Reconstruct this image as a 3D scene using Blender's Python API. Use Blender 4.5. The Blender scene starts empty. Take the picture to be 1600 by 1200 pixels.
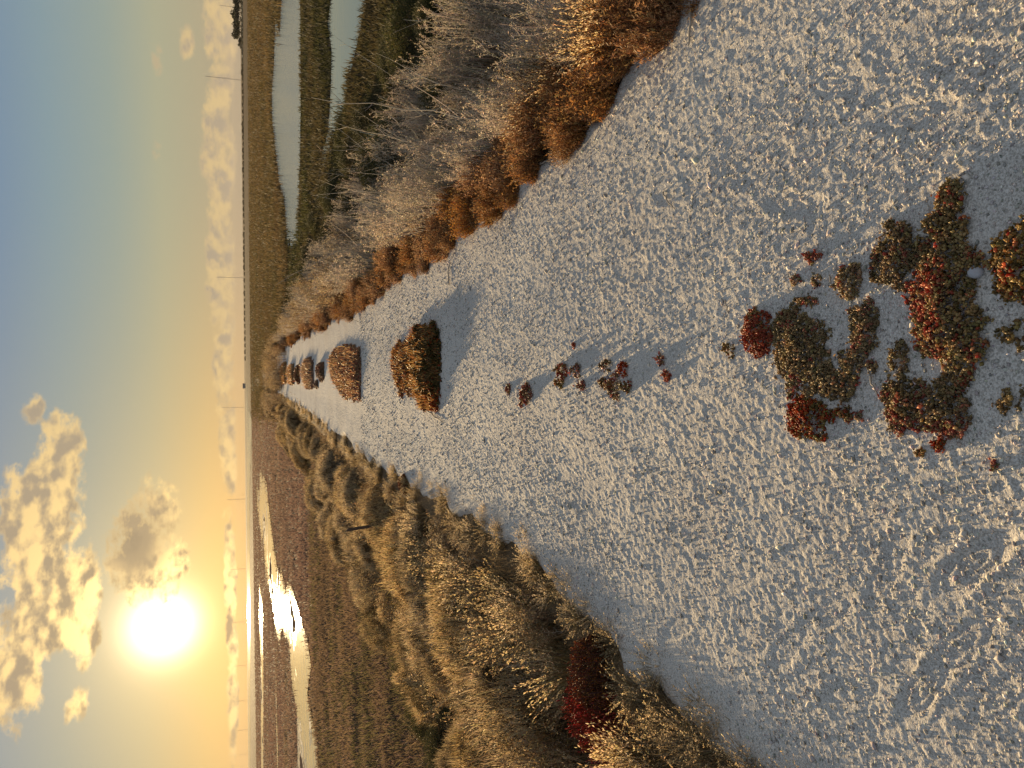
import bpy, math, random
import numpy as np
from mathutils import Matrix, Vector

SC = bpy.context.scene
COL = SC.collection
R = math.radians
rng = np.random.default_rng(7)

# ------------------------------------------------------------------ camera
# The photograph is a portrait picture stored on its side: the sky lies at the left edge.
EYE = Vector((0.0, 0.0, 1.55))
FPX = 1204.0                                   # focal length in pixels of the 1600 px side
PITCH, ROLL = R(19.17), R(0.62)
H_ = Vector((1, 0, 0))
F_ = Vector((0, math.cos(PITCH), -math.sin(PITCH)))
V_ = Vector((0, math.sin(PITCH), math.cos(PITCH)))
RT = math.cos(ROLL) * H_ - math.sin(ROLL) * V_
UP = math.sin(ROLL) * H_ + math.cos(ROLL) * V_
cam_d = bpy.data.cameras.new('camera')
cam_d.sensor_width = 36.0
cam_d.lens = 36.0 * FPX / 1600.0
cam_d.clip_start = 0.05
cam_d.clip_end = 40000.0
cam = bpy.data.objects.new('camera', cam_d)
COL.objects.link(cam)
mx = Matrix.Identity(4)
for i in range(3):
    mx[i][0], mx[i][1], mx[i][2], mx[i][3] = -UP[i], RT[i], -F_[i], EYE[i]
cam.matrix_world = mx
SC.camera = cam

def ray(x, y):
    u, v = 1200.0 - y, x
    return (F_ + RT * ((u - 600) / FPX) + UP * ((800 - v) / FPX)).normalized()

def at(x, y, z=0.0):
    """where the view through photo pixel (x, y) meets the level z"""
    d = ray(x, y)
    t = (z - EYE.z) / min(d.z, -1e-4)
    return EYE + d * t

def azel(x, y):
    d = ray(x, y)
    return math.degrees(math.atan2(d.x, d.y)), math.degrees(math.asin(d.z))

# ------------------------------------------------------------------ light
SUN_DIR = ray(256, 976)
SUN_EL = math.asin(SUN_DIR.z)
SUN_AZ = math.atan2(SUN_DIR.x, SUN_DIR.y)      # from +Y towards +X
SC.view_settings.view_transform = 'Standard'
SC.view_settings.look = 'None'
SC.view_settings.gamma = 1.0
SC.view_settings.use_curve_mapping = False
EXPOSURE = 1.0
SC.view_settings.exposure = EXPOSURE
sl = bpy.data.lights.new('sun', 'SUN')
sl.energy = 5.0
sl.angle = R(0.6)
sl.color = (1.0, 0.72, 0.38)
so = bpy.data.objects.new('sun', sl)
COL.objects.link(so)
LAMP_EL = R(6.4)                               # upper part of the glowing disc: the shadows' own length
LAMP_DIR = Vector((math.sin(SUN_AZ) * math.cos(LAMP_EL), math.cos(SUN_AZ) * math.cos(LAMP_EL), math.sin(LAMP_EL)))
so.rotation_euler = LAMP_DIR.to_track_quat('Z', 'Y').to_euler()

# ------------------------------------------------------------------ sky
class NT:
    """small helper that writes shader maths as nodes"""
    def __init__(self, tree):
        self.t, self.n, self.l = tree, tree.nodes, tree.links
    def put(self, sock, val):
        if isinstance(val, bpy.types.NodeSocket):
            self.l.new(val, sock)
        elif val is not None:
            sock.default_value = val
    def m(self, op, a, b=None, c=None, clamp=False):
        nd = self.n.new('ShaderNodeMath'); nd.operation = op; nd.use_clamp = clamp
        for i, q in enumerate((a, b, c)):
            if q is not None:
                self.put(nd.inputs[i], q)
        return nd.outputs[0]
    def add(self, a, b): return self.m('ADD', a, b)
    def sub(self, a, b): return self.m('SUBTRACT', a, b)
    def mul(self, a, b): return self.m('MULTIPLY', a, b)
    def div(self, a, b): return self.m('DIVIDE', a, b)
    def mx(self, a, b): return self.m('MAXIMUM', a, b)
    def rng(self, v, a, b, c=0.0, d=1.0, smooth=True):
        nd = self.n.new('ShaderNodeMapRange'); nd.interpolation_type = 'SMOOTHSTEP' if smooth else 'LINEAR'
        nd.clamp = True
        for i, q in enumerate((v, a, b, c, d)):
            self.put(nd.inputs[i], q)
        return nd.outputs[0]
    def mix(self, f, a, b, blend='MIX'):
        nd = self.n.new('ShaderNodeMix'); nd.data_type = 'RGBA'; nd.blend_type = blend
        nd.clamp_factor = True
        self.put(nd.inputs[0], f)
        for i, q in ((6, a), (7, b)):
            self.put(nd.inputs[i], q if isinstance(q, bpy.types.NodeSocket) or len(q) == 4 else (*q, 1))
        return nd.outputs[2]
    def noise(self, vec, scale, detail=3.0, rough=0.5, dist=0.0, dims='3D'):
        nd = self.n.new('ShaderNodeTexNoise'); nd.noise_dimensions = dims
        self.put(nd.inputs['Vector'], vec)
        nd.inputs['Scale'].default_value = scale; nd.inputs['Detail'].default_value = detail
        nd.inputs['Roughness'].default_value = rough; nd.inputs['Distortion'].default_value = dist
        return nd.outputs['Fac']
    def xyz(self, x, y, z):
        nd = self.n.new('ShaderNodeCombineXYZ')
        for i, q in enumerate((x, y, z)):
            self.put(nd.inputs[i], q)
        return nd.outputs[0]
    def ramp(self, f, stops, interp='LINEAR'):
        nd = self.n.new('ShaderNodeValToRGB'); nd.color_ramp.interpolation = interp
        e = nd.color_ramp.elements
        while len(e) < len(stops):
            e.new(0.5)
        for q, (p, c) in zip(e, stops):
            q.position = p; q.color = (*c, 1) if len(c) == 3 else c
        self.put(nd.inputs[0], f)
        return nd.outputs[0]

world = bpy.data.worlds.new('World')
SC.world = world
world.use_nodes = True
W = NT(world.node_tree)
W.n.clear()
SKY_STRENGTH = 0.10
sky = W.n.new('ShaderNodeTexSky')
sky.sky_type = 'NISHITA'
sky.sun_disc = False
sky.sun_elevation = LAMP_EL
sky.sun_rotation = SUN_AZ
sky.air_density, sky.dust_density, sky.ozone_density = 1.0, 1.2, 1.6
tc = W.n.new('ShaderNodeTexCoord')
sep = W.n.new('ShaderNodeSeparateXYZ')
W.l.new(tc.outputs['Generated'], sep.inputs[0])
dx, dy, dz = sep.outputs
DEG = 180 / math.pi
el = W.mul(W.m('ARCSINE', dz), DEG)
az = W.mul(W.m('ARCTAN2', dx, dy), DEG)
cosang = W.add(W.add(W.mul(dx, SUN_DIR.x), W.mul(dy, SUN_DIR.y)), W.mul(dz, SUN_DIR.z))
ang = W.mul(W.m('ARCCOSINE', W.m('MINIMUM', cosang, 0.999999)), DEG)
# the clear evening sky: Nishita, with the thick yellow air low down that the photograph has
K = 1.0 / SKY_STRENGTH / 2 ** EXPOSURE       # the colours below are as bright as the photograph shows them
low = W.rng(el, 0.0, 15.0, 0.0, 1.0, False)
air = W.ramp(low, [(0.0, (0.33, 0.285, 0.215)), (0.16, (0.40, 0.355, 0.235)), (0.34, (0.39, 0.385, 0.26)),
                   (0.52, (0.29, 0.345, 0.30)), (0.75, (0.225, 0.31, 0.34)), (1.0, (0.165, 0.245, 0.36))])
air_sun = W.ramp(low, [(0.0, (0.66, 0.41, 0.15)), (0.16, (0.60, 0.41, 0.17)), (0.4, (0.45, 0.39, 0.235)),
                       (0.7, (0.32, 0.335, 0.275)), (1.0, (0.25, 0.29, 0.31))])
side = W.rng(ang, 4.0, 32.0, 1.0, 0.0)
air = W.mix(side, air, air_sun)
air = W.mix(W.rng(el, 14.0, 45.0, 0.0, 1.0), air, (0.28, 0.315, 0.37))
airk = W.mix(1.0, air, (K, K, K), 'MULTIPLY')
base = W.mix(0.035, airk, sky.outputs[0])
# aureole round the sun
g1 = W.m('EXPONENT', W.mul(W.m('POWER', W.div(ang, 1.75), 2.0), -1.0))
g2 = W.m('EXPONENT', W.mul(W.div(ang, 2.2), -1.0))
g3 = W.m('EXPONENT', W.mul(W.div(ang, 5.0), -1.0))
def scaled(f, c):
    return W.mix(1.0, W.xyz(f, f, f), c, 'MULTIPLY')
glow = W.mix(1.0, scaled(g1, (16, 13, 9)), scaled(g2, (5, 3.6, 1.5)), 'ADD')
glow = W.mix(1.0, glow, scaled(g3, (0.9, 0.55, 0.10)), 'ADD')
clear = W.mix(1.0, base, glow, 'ADD')
# clouds: noise in direction space, gathered into the banks the photograph shows
def bank(x, y, rx, ry, gain=1.0):
    """soft ellipse round photo point (x, y); rx: half size in height, ry: half size along the horizon (pixels)"""
    a0, e0 = azel(x, y)
    a1, e1 = azel(x, y - ry)[0], azel(x - rx, y)[1]
    qa = W.m('POWER', W.mul(W.sub(az, a0), 1 / abs(a1 - a0)), 2.0)
    qe = W.m('POWER', W.mul(W.sub(el, e0), 1 / abs(e1 - e0)), 2.0)
    return W.mul(W.mx(W.sub(1.0, W.add(qa, qe)), 0.0), gain)
BANKS = [(60, 830, 90, 160, 1.2), (95, 725, 58, 115, 1.0), (112, 930, 62, 115, 1.15), (30, 1020, 65, 150, .95),
         (20, 1120, 40, 60, .6), (120, 1105, 32, 45, .75), (128, 985, 40, 75, 1.15), (222, 905, 46, 55, 1.0), (212, 855, 66, 105, 1.0), (240, 800, 60, 80, .8), (255, 885, 60, 90, .85),
         (55, 640, 30, 40, .55), (344, 60, 34, 190, .95), (341, 250, 35, 190, 1.0), (345, 420, 31, 180, 1.0), (350, 560, 26, 150, .9),
         (355, 700, 20, 160, .72), (360, 900, 14, 160, .85), (363, 1060, 14, 170, .85), (245, 85, 16, 44, .8), (245, 240, 14, 32, .7), (292, 70, 18, 44, .7)]
mask = None
for b in BANKS:
    q = bank(*b)
    mask = q if mask is None else W.mx(mask, q)
def density(da, de, soft=False):
    p = W.xyz(W.add(az, da), W.mul(W.add(el, de), 1.5), 0.0)
    n1 = W.add(W.mul(W.noise(p, 0.36, 9.0, 0.60, 0.15), 0.74), W.mul(W.noise(p, 1.0, 8.0, 0.66, 0.1), 0.26))
    n1 = W.add(0.5, W.mul(W.sub(n1, 0.5), 1.45))
    if soft:
        n1 = W.noise(p, 0.42, 4.0, 0.5, 0.1)
    return n1
d0 = density(0.0, 0.0)
# a second look a little way towards the sun tells the lit rims from the grey sides
ua = W.sub(math.degrees(SUN_AZ), az); ue = W.sub(math.degrees(SUN_EL), el)
ln = W.mx(W.m('SQRT', W.add(W.mul(ua, ua), W.mul(ue, ue))), 0.5)
d1 = density(W.mul(W.div(ua, ln), 0.6), W.mul(W.div(ue, ln), 0.6), True)
d2 = density(0.0, 0.0, True)
cov0 = W.add(d0, W.mul(W.sub(W.m('POWER', mask, 0.55), 0.72), 0.60))
cov = W.rng(cov0, 0.38, 0.58)
cov = W.mul(cov, W.rng(mask, 0.0, 0.45))
rim = W.rng(W.add(W.sub(d2, d1), W.mul(W.sub(d0, 0.5), -0.40)), -0.14, 0.10)
thick = W.rng(cov0, 0.48, 0.74)
near = W.rng(ang, 1.0, 24.0, 1.0, 0.0)
lit_c = W.mix(near, (3.7, 2.7, 1.3), (5.4, 3.6, 1.35))
shade_c = W.mix(near, (2.15, 1.75, 1.25), (2.5, 1.8, 1.0))
rim = W.mul(rim, W.sub(1.0, W.mul(bank(206, 840, 75, 90), 1.15)))
cl = W.mix(W.m('MAXIMUM', rim, W.sub(0.45, thick)), shade_c, lit_c)
cl = W.mix(1.0, cl, scaled(W.mul(W.m('EXPONENT', W.mul(W.div(ang, 3.6), -1.0)), rim), (16, 11, 4.5)), 'ADD')
skyc = W.mix(W.mul(cov, 0.88), clear, cl)
bg = W.n.new('ShaderNodeBackground')
W.l.new(skyc, bg.inputs[0])
bg.inputs[1].default_value = SKY_STRENGTH
wo = W.n.new('ShaderNodeOutputWorld')
W.l.new(bg.outputs[0], wo.inputs[0])

# ------------------------------------------------------------------ helpers
def hash2(ix, iy, seed):
    n = (ix.astype(np.int64) * 374761393 + iy.astype(np.int64) * 668265263 + seed * 2147483647) & 0xffffffff
    n = ((n ^ (n >> 13)) * 1274126177) & 0xffffffff
    return ((n ^ (n >> 16)) & 0xffff) / 65535.0

def vnoise(x, y, seed=0):
    x = np.asarray(x, float); y = np.asarray(y, float)
    ix, iy = np.floor(x), np.floor(y)
    fx, fy = x - ix, y - iy
    fx = fx * fx * (3 - 2 * fx); fy = fy * fy * (3 - 2 * fy)
    a, b = hash2(ix, iy, seed), hash2(ix + 1, iy, seed)
    c, d = hash2(ix, iy + 1, seed), hash2(ix + 1, iy + 1, seed)
    return (a + (b - a) * fx) * (1 - fy) + (c + (d - c) * fx) * fy     # 0..1

def fbm(x, y, oct=4, seed=0, gain=0.5):
    s, a, t = 0.0, 1.0, 0.0
    for o in range(oct):
        s = s + a * vnoise(x * 2 ** o + 17.3 * o, y * 2 ** o - 9.1 * o, seed + o); t += a; a *= gain
    return s / t

def sstep(a, b, x):
    t = np.clip((x - a) / (b - a), 0, 1)
    return t * t * (3 - 2 * t)

class MB:
    """collects triangles with point colours and links them as one mesh object"""
    def __init__(self):
        self.v, self.f, self.c, self.n = [], [], [], 0
    def add(self, v, f, c):
        v = np.asarray(v, np.float32).reshape(-1, 3)
        c = np.broadcast_to(np.asarray(c, np.float32), v.shape) if np.ndim(c) < 2 else np.asarray(c, np.float32)
        self.v.append(v); self.f.append(np.asarray(f, np.int32).reshape(-1, 3) + self.n); self.c.append(c)
        self.n += len(v)
    def mesh(self, name, mat, smooth=False):
        v = np.concatenate(self.v); f = np.concatenate(self.f); c = np.concatenate(self.c)
        me = bpy.data.meshes.new(name)
        me.vertices.add(len(v)); me.vertices.foreach_set('co', v.ravel())
        me.loops.add(f.size); me.loops.foreach_set('vertex_index', f.ravel())
        me.polygons.add(len(f))
        me.polygons.foreach_set('loop_start', np.arange(0, f.size, 3, dtype=np.int32))
        if smooth:
            me.polygons.foreach_set('use_smooth', np.ones(len(f), bool))
        at_ = me.color_attributes.new('Col', 'FLOAT_COLOR', 'POINT')
        at_.data.foreach_set('color', np.concatenate([c, np.ones((len(c), 1), np.float32)], 1).ravel())
        me.materials.append(mat)
        me.update(calc_edges=True)
        return me

def ob(name, data, parent=None, loc=None):
    o = bpy.data.objects.new(name, data)
    COL.objects.link(o)
    if parent is not None:
        o.parent = parent
    if loc is not None:
        o.location = loc
    return o

def tag(o, label=None, cat=None, group=None, kind=None):
    for k, val in (('label', label), ('category', cat), ('group', group), ('kind', kind)):
        if val:
            o[k] = val
    return o

def copy_thing(root, loc, rz, scale=1.0, label=None, group=None):
    c = root.copy(); COL.objects.link(c)
    c.location = loc; c.rotation_euler = (0, 0, rz); c.scale = scale if isinstance(scale, tuple) else (scale,) * 3
    if label: c['label'] = label
    if group: c['group'] = group
    for ch in list(root.children):
        k = ch.copy(); COL.objects.link(k); k.parent = c
    return c

# ---- shapes
def blades(mb, base, azm, lean, h, w, c0, c1, bend=0.35, rs=rng):
    base = np.asarray(base, float); n = len(base)
    d = np.stack([np.cos(azm), np.sin(azm), np.zeros(n)], 1)
    t = azm + rs.uniform(0, math.pi, n)
    s = np.stack([np.cos(t), np.sin(t), np.zeros(n)], 1) * (np.asarray(w) * 0.5)[:, None]
    lean = np.asarray(lean)[:, None]; h = np.asarray(h)[:, None]
    up = np.array([0, 0, 1.0])
    p1 = base + up * h * 0.55 + d * lean * h * bend
    p2 = base + up * h * (1 - 0.28 * np.minimum(lean, 2) ** 1.5) + d * lean * h
    v = np.stack([base - s, base + s, p1 - s * .8, p1 + s * .8, p2], 1).reshape(-1, 3)
    k = np.arange(n)[:, None] * 5
    f = np.concatenate([k + [0, 1, 3], k + [0, 3, 2], k + [2, 3, 4]], 1).reshape(-1, 3)
    c0 = np.broadcast_to(c0, (n, 3)); c1 = np.broadcast_to(c1, (n, 3))
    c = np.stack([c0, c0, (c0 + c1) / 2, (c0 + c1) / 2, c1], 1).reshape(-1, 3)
    mb.add(v, f, c)
    return p2

OCT_F = np.array([[0, 2, 4], [2, 1, 4], [1, 3, 4], [3, 0, 4], [2, 0, 5], [1, 2, 5], [3, 1, 5], [0, 3, 5]])
def frames(d):
    d = d / np.maximum(np.linalg.norm(d, axis=1, keepdims=True), 1e-9)
    a = np.where(np.abs(d[:, 2:3]) > 0.9, np.array([[1.0, 0, 0]]), np.array([[0, 0, 1.0]]))
    s = np.cross(d, a); s /= np.linalg.norm(s, axis=1, keepdims=True)
    return d, s, np.cross(s, d)

def beads(mb, cen, direc, ln, wd, col, wd2=None):
    d, s, t = frames(np.asarray(direc, float)); n = len(cen)
    ln = np.broadcast_to(ln, n)[:, None]; wd = np.broadcast_to(wd, n)[:, None]
    w2 = wd if wd2 is None else np.broadcast_to(wd2, n)[:, None]
    v = np.stack([cen - s * wd, cen + s * wd, cen - t * w2, cen + t * w2, cen + d * ln, cen - d * ln], 1).reshape(-1, 3)
    f = (np.arange(n)[:, None, None] * 6 + OCT_F[None]).reshape(-1, 3)
    col = np.broadcast_to(col, (n, 3))
    mb.add(v, f, np.repeat(col, 6, 0))

def leaves(mb, cen, direc, ln, wd, col, rs=rng):
    """diamond leaf with a fold along its middle"""
    n = len(cen)
    d, s, t = frames(np.asarray(direc, float))
    a = rs.uniform(0, 2 * math.pi, n)[:, None]
    s2 = s * np.cos(a) + t * np.sin(a); t2 = -s * np.sin(a) + t * np.cos(a)
    ln = np.broadcast_to(ln, n)[:, None]; wd = np.broadcast_to(wd, n)[:, None]
    m = cen + d * ln * 0.5 - t2 * wd * 0.35
    v = np.stack([cen, m + s2 * wd * .5 + t2 * wd * .3, cen + d * ln, m - s2 * wd * .5 + t2 * wd * .3], 1).reshape(-1, 3)
    k = np.arange(n)[:, None] * 4
    f = np.concatenate([k + [0, 1, 2], k + [0, 2, 3]], 1).reshape(-1, 3)
    mb.add(v, f, np.repeat(np.broadcast_to(col, (n, 3)), 4, 0))

def tubes(mb, P, rad, col, sides=3):
    """P (n, k, 3) polylines; rad (n, k)"""
    P = np.asarray(P, float); n, k, _ = P.shape
    T = np.gradient(P, axis=1)
    d, s, t = frames(T.reshape(-1, 3))
    s = s.reshape(n, k, 3); t = t.reshape(n, k, 3)
    rad = np.broadcast_to(rad, (n, k))[..., None]
    ring = [P + (s * math.cos(2 * math.pi * q / sides) + t * math.sin(2 * math.pi * q / sides)) * rad for q in range(sides)]
    v = np.stack(ring, 2).reshape(-1, 3)
    f = []
    for i in range(k - 1):
        for q in range(sides):
            a, b = i * sides + q, i * sides + (q + 1) % sides
            f += [[a, b, b + sides], [a, b + sides, a + sides]]
    f = (np.arange(n)[:, None, None] * (k * sides) + np.array(f)[None]).reshape(-1, 3)
    col = np.broadcast_to(col, (n, 3))
    mb.add(v, f, np.repeat(col, k * sides, 0))

def vary(c, n, amt=0.18, rs=rng):
    c = np.asarray(c, float)
    if c.ndim == 2:
        c = c[rs.integers(0, len(c), n)]
    return np.clip(c * (1 + rs.normal(0, amt, (n, 1))) * (1 + rs.normal(0, amt * 0.3, (n, 3))), 0.004, 0.95)

# ------------------------------------------------------------------ materials
def plant_mat(name, trans=0.35, rough=0.6, spread=0.25, spec=0.2):
    m = bpy.data.materials.new(name); m.use_nodes = True
    t = NT(m.node_tree); t.n.clear()
    a = t.n.new('ShaderNodeAttribute'); a.attribute_name = 'Col'
    oi = t.n.new('ShaderNodeObjectInfo')
    hs = t.n.new('ShaderNodeHueSaturation')
    t.put(hs.inputs['Value'], t.rng(oi.outputs['Random'], 0.0, 1.0, 1.0 - spread, 1.0 + spread, False))
    t.put(hs.inputs['Saturation'], t.rng(t.m('FRACT', t.mul(oi.outputs['Random'], 7.31)), 0.0, 1.0, 0.82, 1.12, False))
    t.l.new(a.outputs['Color'], hs.inputs['Color'])
    p = t.n.new('ShaderNodeBsdfPrincipled')
    t.l.new(hs.outputs[0], p.inputs['Base Color'])
    p.inputs['Roughness'].default_value = rough
    p.inputs['Specular IOR Level'].default_value = spec
    tr = t.n.new('ShaderNodeBsdfTranslucent')
    t.l.new(hs.outputs[0], tr.inputs['Color'])
    mx_ = t.n.new('ShaderNodeMixShader'); mx_.inputs[0].default_value = trans
    t.l.new(p.outputs[0], mx_.inputs[1]); t.l.new(tr.outputs[0], mx_.inputs[2])
    o = t.n.new('ShaderNodeOutputMaterial'); t.l.new(mx_.outputs[0], o.inputs[0])
    return m

M_DRY = plant_mat('dry_stalk', 0.5)
M_GRASS = plant_mat('dry_grass_blade', 0.60)
M_LEAF = plant_mat('shrub_leaf', 0.35)
M_FLESH = plant_mat('succulent_leaf', 0.5, 0.45, 0.12, 0.35)
M_TWIG = plant_mat('woody_stem', 0.0, 0.75, 0.2)
M_MARSH = plant_mat('marsh_grass_blade', 0.40, 0.7, 0.0)
M_FAR = plant_mat('far_foliage', 0.15, 0.8, 0.15)

def solid_mat(name, col, rough=0.7, noise=0.25, scale=30.0, metal=0.0):
    m = bpy.data.materials.new(name); m.use_nodes = True
    t = NT(m.node_tree)
    p = t.n['Principled BSDF']
    tcx = t.n.new('ShaderNodeTexCoord')
    nz = t.noise(tcx.outputs['Object'], scale, 4.0)
    t.l.new(t.mix(nz, tuple(c * (1 - noise) for c in col), tuple(min(1, c * (1 + noise)) for c in col)), p.inputs['Base Color'])
    p.inputs['Roughness'].default_value = rough
    p.inputs['Metallic'].default_value = metal
    return m

# shell gravel
M_SHELL = bpy.data.materials.new('crushed_shell'); M_SHELL.use_nodes = True
t = NT(M_SHELL.node_tree); p = t.n['Principled BSDF']
pos = t.n.new('ShaderNodeNewGeometry').outputs['Position']
nA = t.noise(pos, 1.3, 4.0, 0.6)
nB = t.noise(pos, 55.0, 3.0, 0.6)
nC = t.noise(pos, 190.0, 3.0, 0.65)
c = t.mix(t.rng(nA, 0.3, 0.7), (0.53, 0.49, 0.435), (0.64, 0.60, 0.53))
c = t.mix(t.rng(nB, 0.55, 0.75, 0.0, 0.7), c, (0.30, 0.275, 0.24))
c = t.mix(t.rng(nC, 0.40, 0.52, 0.7, 0.0), c, (0.28, 0.255, 0.22))
c = t.mix(t.rng(nC, 0.55, 0.66, 0.0, 0.85), c, (0.74, 0.70, 0.64))
t.l.new(c, p.inputs['Base Color'])
p.inputs['Roughness'].default_value = 0.85
p.inputs['Specular IOR Level'].default_value = 0.08
bp = t.n.new('ShaderNodeBump'); bp.inputs['Strength'].default_value = 0.8; bp.inputs['Distance'].default_value = 0.006
t.l.new(t.add(t.mul(nB, 1.0), t.mul(nC, 0.5)), bp.inputs['Height'])
t.l.new(bp.outputs[0], p.inputs['Normal'])

M_CHIP = bpy.data.materials.new('shell_chip'); M_CHIP.use_nodes = True
t = NT(M_CHIP.node_tree); p = t.n['Principled BSDF']
a = t.n.new('ShaderNodeAttribute'); a.attribute_name = 'Col'
t.l.new(a.outputs['Color'], p.inputs['Base Color'])
p.inputs['Roughness'].default_value = 0.6
p.inputs['Specular IOR Level'].default_value = 0.03

# marsh ground
M_GROUND = bpy.data.materials.new('marsh_ground'); M_GROUND.use_nodes = True
t = NT(M_GROUND.node_tree); p = t.n['Principled BSDF']
pos = t.n.new('ShaderNodeNewGeometry').outputs['Position']
n0 = t.noise(pos, 0.011, 6.0, 0.62, 0.4)
n1 = t.noise(pos, 0.11, 6.0, 0.62, 0.5)
n2 = t.noise(pos, 1.7, 5.0, 0.6)
n3 = t.noise(pos, 14.0, 3.0, 0.6)
c = t.mix(t.rng(n1, 0.35, 0.68), (0.115, 0.080, 0.048), (0.20, 0.135, 0.078))
c = t.mix(t.rng(n0, 0.42, 0.66, 0.0, 0.6), c, (0.13, 0.10, 0.048))
c = t.mix(t.rng(n2, 0.5, 0.7, 0.0, 0.5), c, (0.085, 0.062, 0.036))
c = t.mix(t.rng(n3, 0.55, 0.75, 0.0, 0.5), c, (0.16, 0.11, 0.05))
t.l.new(c, p.inputs['Base Color'])
p.inputs['Roughness'].default_value = 0.95
p.inputs['Specular IOR Level'].default_value = 0.05
bp = t.n.new('ShaderNodeBump'); bp.inputs['Strength'].default_value = 1.0; bp.inputs['Distance'].default_value = 0.25
t.l.new(t.add(n1, t.add(t.mul(n2, 0.6), t.mul(n3, 0.12))), bp.inputs['Height'])
t.l.new(bp.outputs[0], p.inputs['Normal'])

def water_mat(name, rip, scale, body=(0.13, 0.16, 0.175), rough=0.05, calm=0.0):
    m = bpy.data.materials.new(name); m.use_nodes = True
    t = NT(m.node_tree); p = t.n['Principled BSDF']
    pos = t.n.new('ShaderNodeNewGeometry').outputs['Position']
    p.inputs['Base Color'].default_value = (*body, 1)
    p.inputs['IOR'].default_value = 1.45
    p.inputs['Roughness'].default_value = rough
    n1 = t.noise(pos, scale, 3.0, 0.6)
    n2 = t.noise(pos, scale * 0.06, 3.0, 0.6)
    bp = t.n.new('ShaderNodeBump'); bp.inputs['Distance'].default_value = 0.1
    t.put(bp.inputs['Strength'], t.mul(t.rng(n2, calm, calm + 0.2, 0.15, 1.0), rip))
    t.l.new(n1, bp.inputs['Height'])
    t.l.new(bp.outputs[0], p.inputs['Normal'])
    return m
M_WATER = water_mat('pond_water', 0.06, 1.6, calm=0.35)
M_RIPPLE = water_mat('rippled_water', 0.45, 2.4, rough=0.12, calm=0.2)
M_GLINT = water_mat('glinting_water', 0.30, 1.1, rough=0.08, calm=0.2)
t = NT(M_GLINT.node_tree); p = t.n['Principled BSDF']
pos = t.n.new('ShaderNodeNewGeometry').outputs['Position']
mp = t.n.new('ShaderNodeMapping'); mp.inputs['Scale'].default_value = (0.16, 0.07, 1); t.l.new(pos, mp.inputs['Vector'])
mud = t.rng(t.noise(mp.outputs[0], 1.0, 6.0, 0.65, 0.8), 0.55, 0.60)
t.l.new(t.mix(mud, (0.02, 0.026, 0.026), (0.15, 0.105, 0.075)), p.inputs['Base Color'])
t.l.new(t.m('MULTIPLY_ADD', mud, 0.9, 0.08), p.inputs['Roughness'])
t.l.new(t.m('MULTIPLY_ADD', mud, -0.5, 0.5), p.inputs['Specular IOR Level'])

# ------------------------------------------------------------------ the path's outline
RE = [(1210, -150), (1130, -60), (1062, 20), (1005, 88), (950, 160), (885, 232), (822, 290), (752, 345), (690, 395), (640, 428), (600, 455), (565, 485),
      (545, 492), (520, 505), (490, 520), (465, 533), (447, 545), (436, 553)]
LE = [(1400, 1400), (1260, 1262), (1190, 1196), (1120, 1128), (1040, 1042), (955, 978), (900, 915), (860, 872), (800, 822), (745, 795), (690, 768), (640, 742), (600, 728),
      (560, 698), (520, 668), (480, 636), (455, 622), (438, 612)]
def edge_table(pts):
    q = np.array([[at(x, y, 0.0).x, at(x, y, 0.0).y] for x, y in pts])
    return q[np.argsort(q[:, 1])]
ER, EL = edge_table(RE), edge_table(LE)
PATH_END = min(ER[-1, 1], EL[-1, 1])
def xR(y): return np.interp(y, ER[:, 1], ER[:, 0])
def xL(y): return np.interp(y, EL[:, 1], EL[:, 0])
MARSH = -0.9
def gz(x, y):
    """height of the ground: a low dike with a marsh on either side"""
    x = np.asarray(x, float); y = np.asarray(y, float)
    r, l = xR(y), xL(y)
    yy = np.clip(y, 0, 80)
    z = np.where(x > r, MARSH * (1 - np.exp(-np.maximum(x - r - 0.28, 0) / 1.6)), np.where(x < l, MARSH * (1 - np.exp(-np.maximum(l - x - 0.28, 0) / 1.15)), 0.0))
    far = sstep(70, 120, np.abs(y))
    z = z * (1 - far) + MARSH * far
    out = np.maximum(x - r, l - x)
    return z - 0.05 * (1 - sstep(-0.1, 0.35, out)) + 0.05 * sstep(0.2, 1.0, out) * (vnoise(x * 1.1, y * 1.1, 3) - 0.5)

# ------------------------------------------------------------------ ground sheet
def axis(fine, step, far, grow):
    q = list(np.arange(0, fine, step)); s = step
    while q[-1] < far:
        s *= grow; q.append(q[-1] + s)
    return np.array(q)
ap = axis(9, 0.14, 13000, 1.13)
gx = np.concatenate([-ap[:0:-1], ap])
gy = np.concatenate([-axis(4, 0.4, 400, 1.4)[:0:-1], axis(34, 0.16, 13000, 1.09)])
X, Y = np.meshgrid(gx, gy)
Z = gz(X, Y)
ny, nx = X.shape
idx = np.arange(ny * nx).reshape(ny, nx)
def grid_tris(idx):
    a, b, c_, d = idx[:-1, :-1].ravel(), idx[:-1, 1:].ravel(), idx[1:, 1:].ravel(), idx[1:, :-1].ravel()
    return np.concatenate([np.stack([a, b, c_], 1), np.stack([a, c_, d], 1)])
mb = MB(); mb.add(np.stack([X, Y, Z], 2).reshape(-1, 3), grid_tris(idx), (0.1, 0.1, 0.1))
tag(ob('ground', mb.mesh('ground', M_GROUND, True)), kind='structure')

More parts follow.
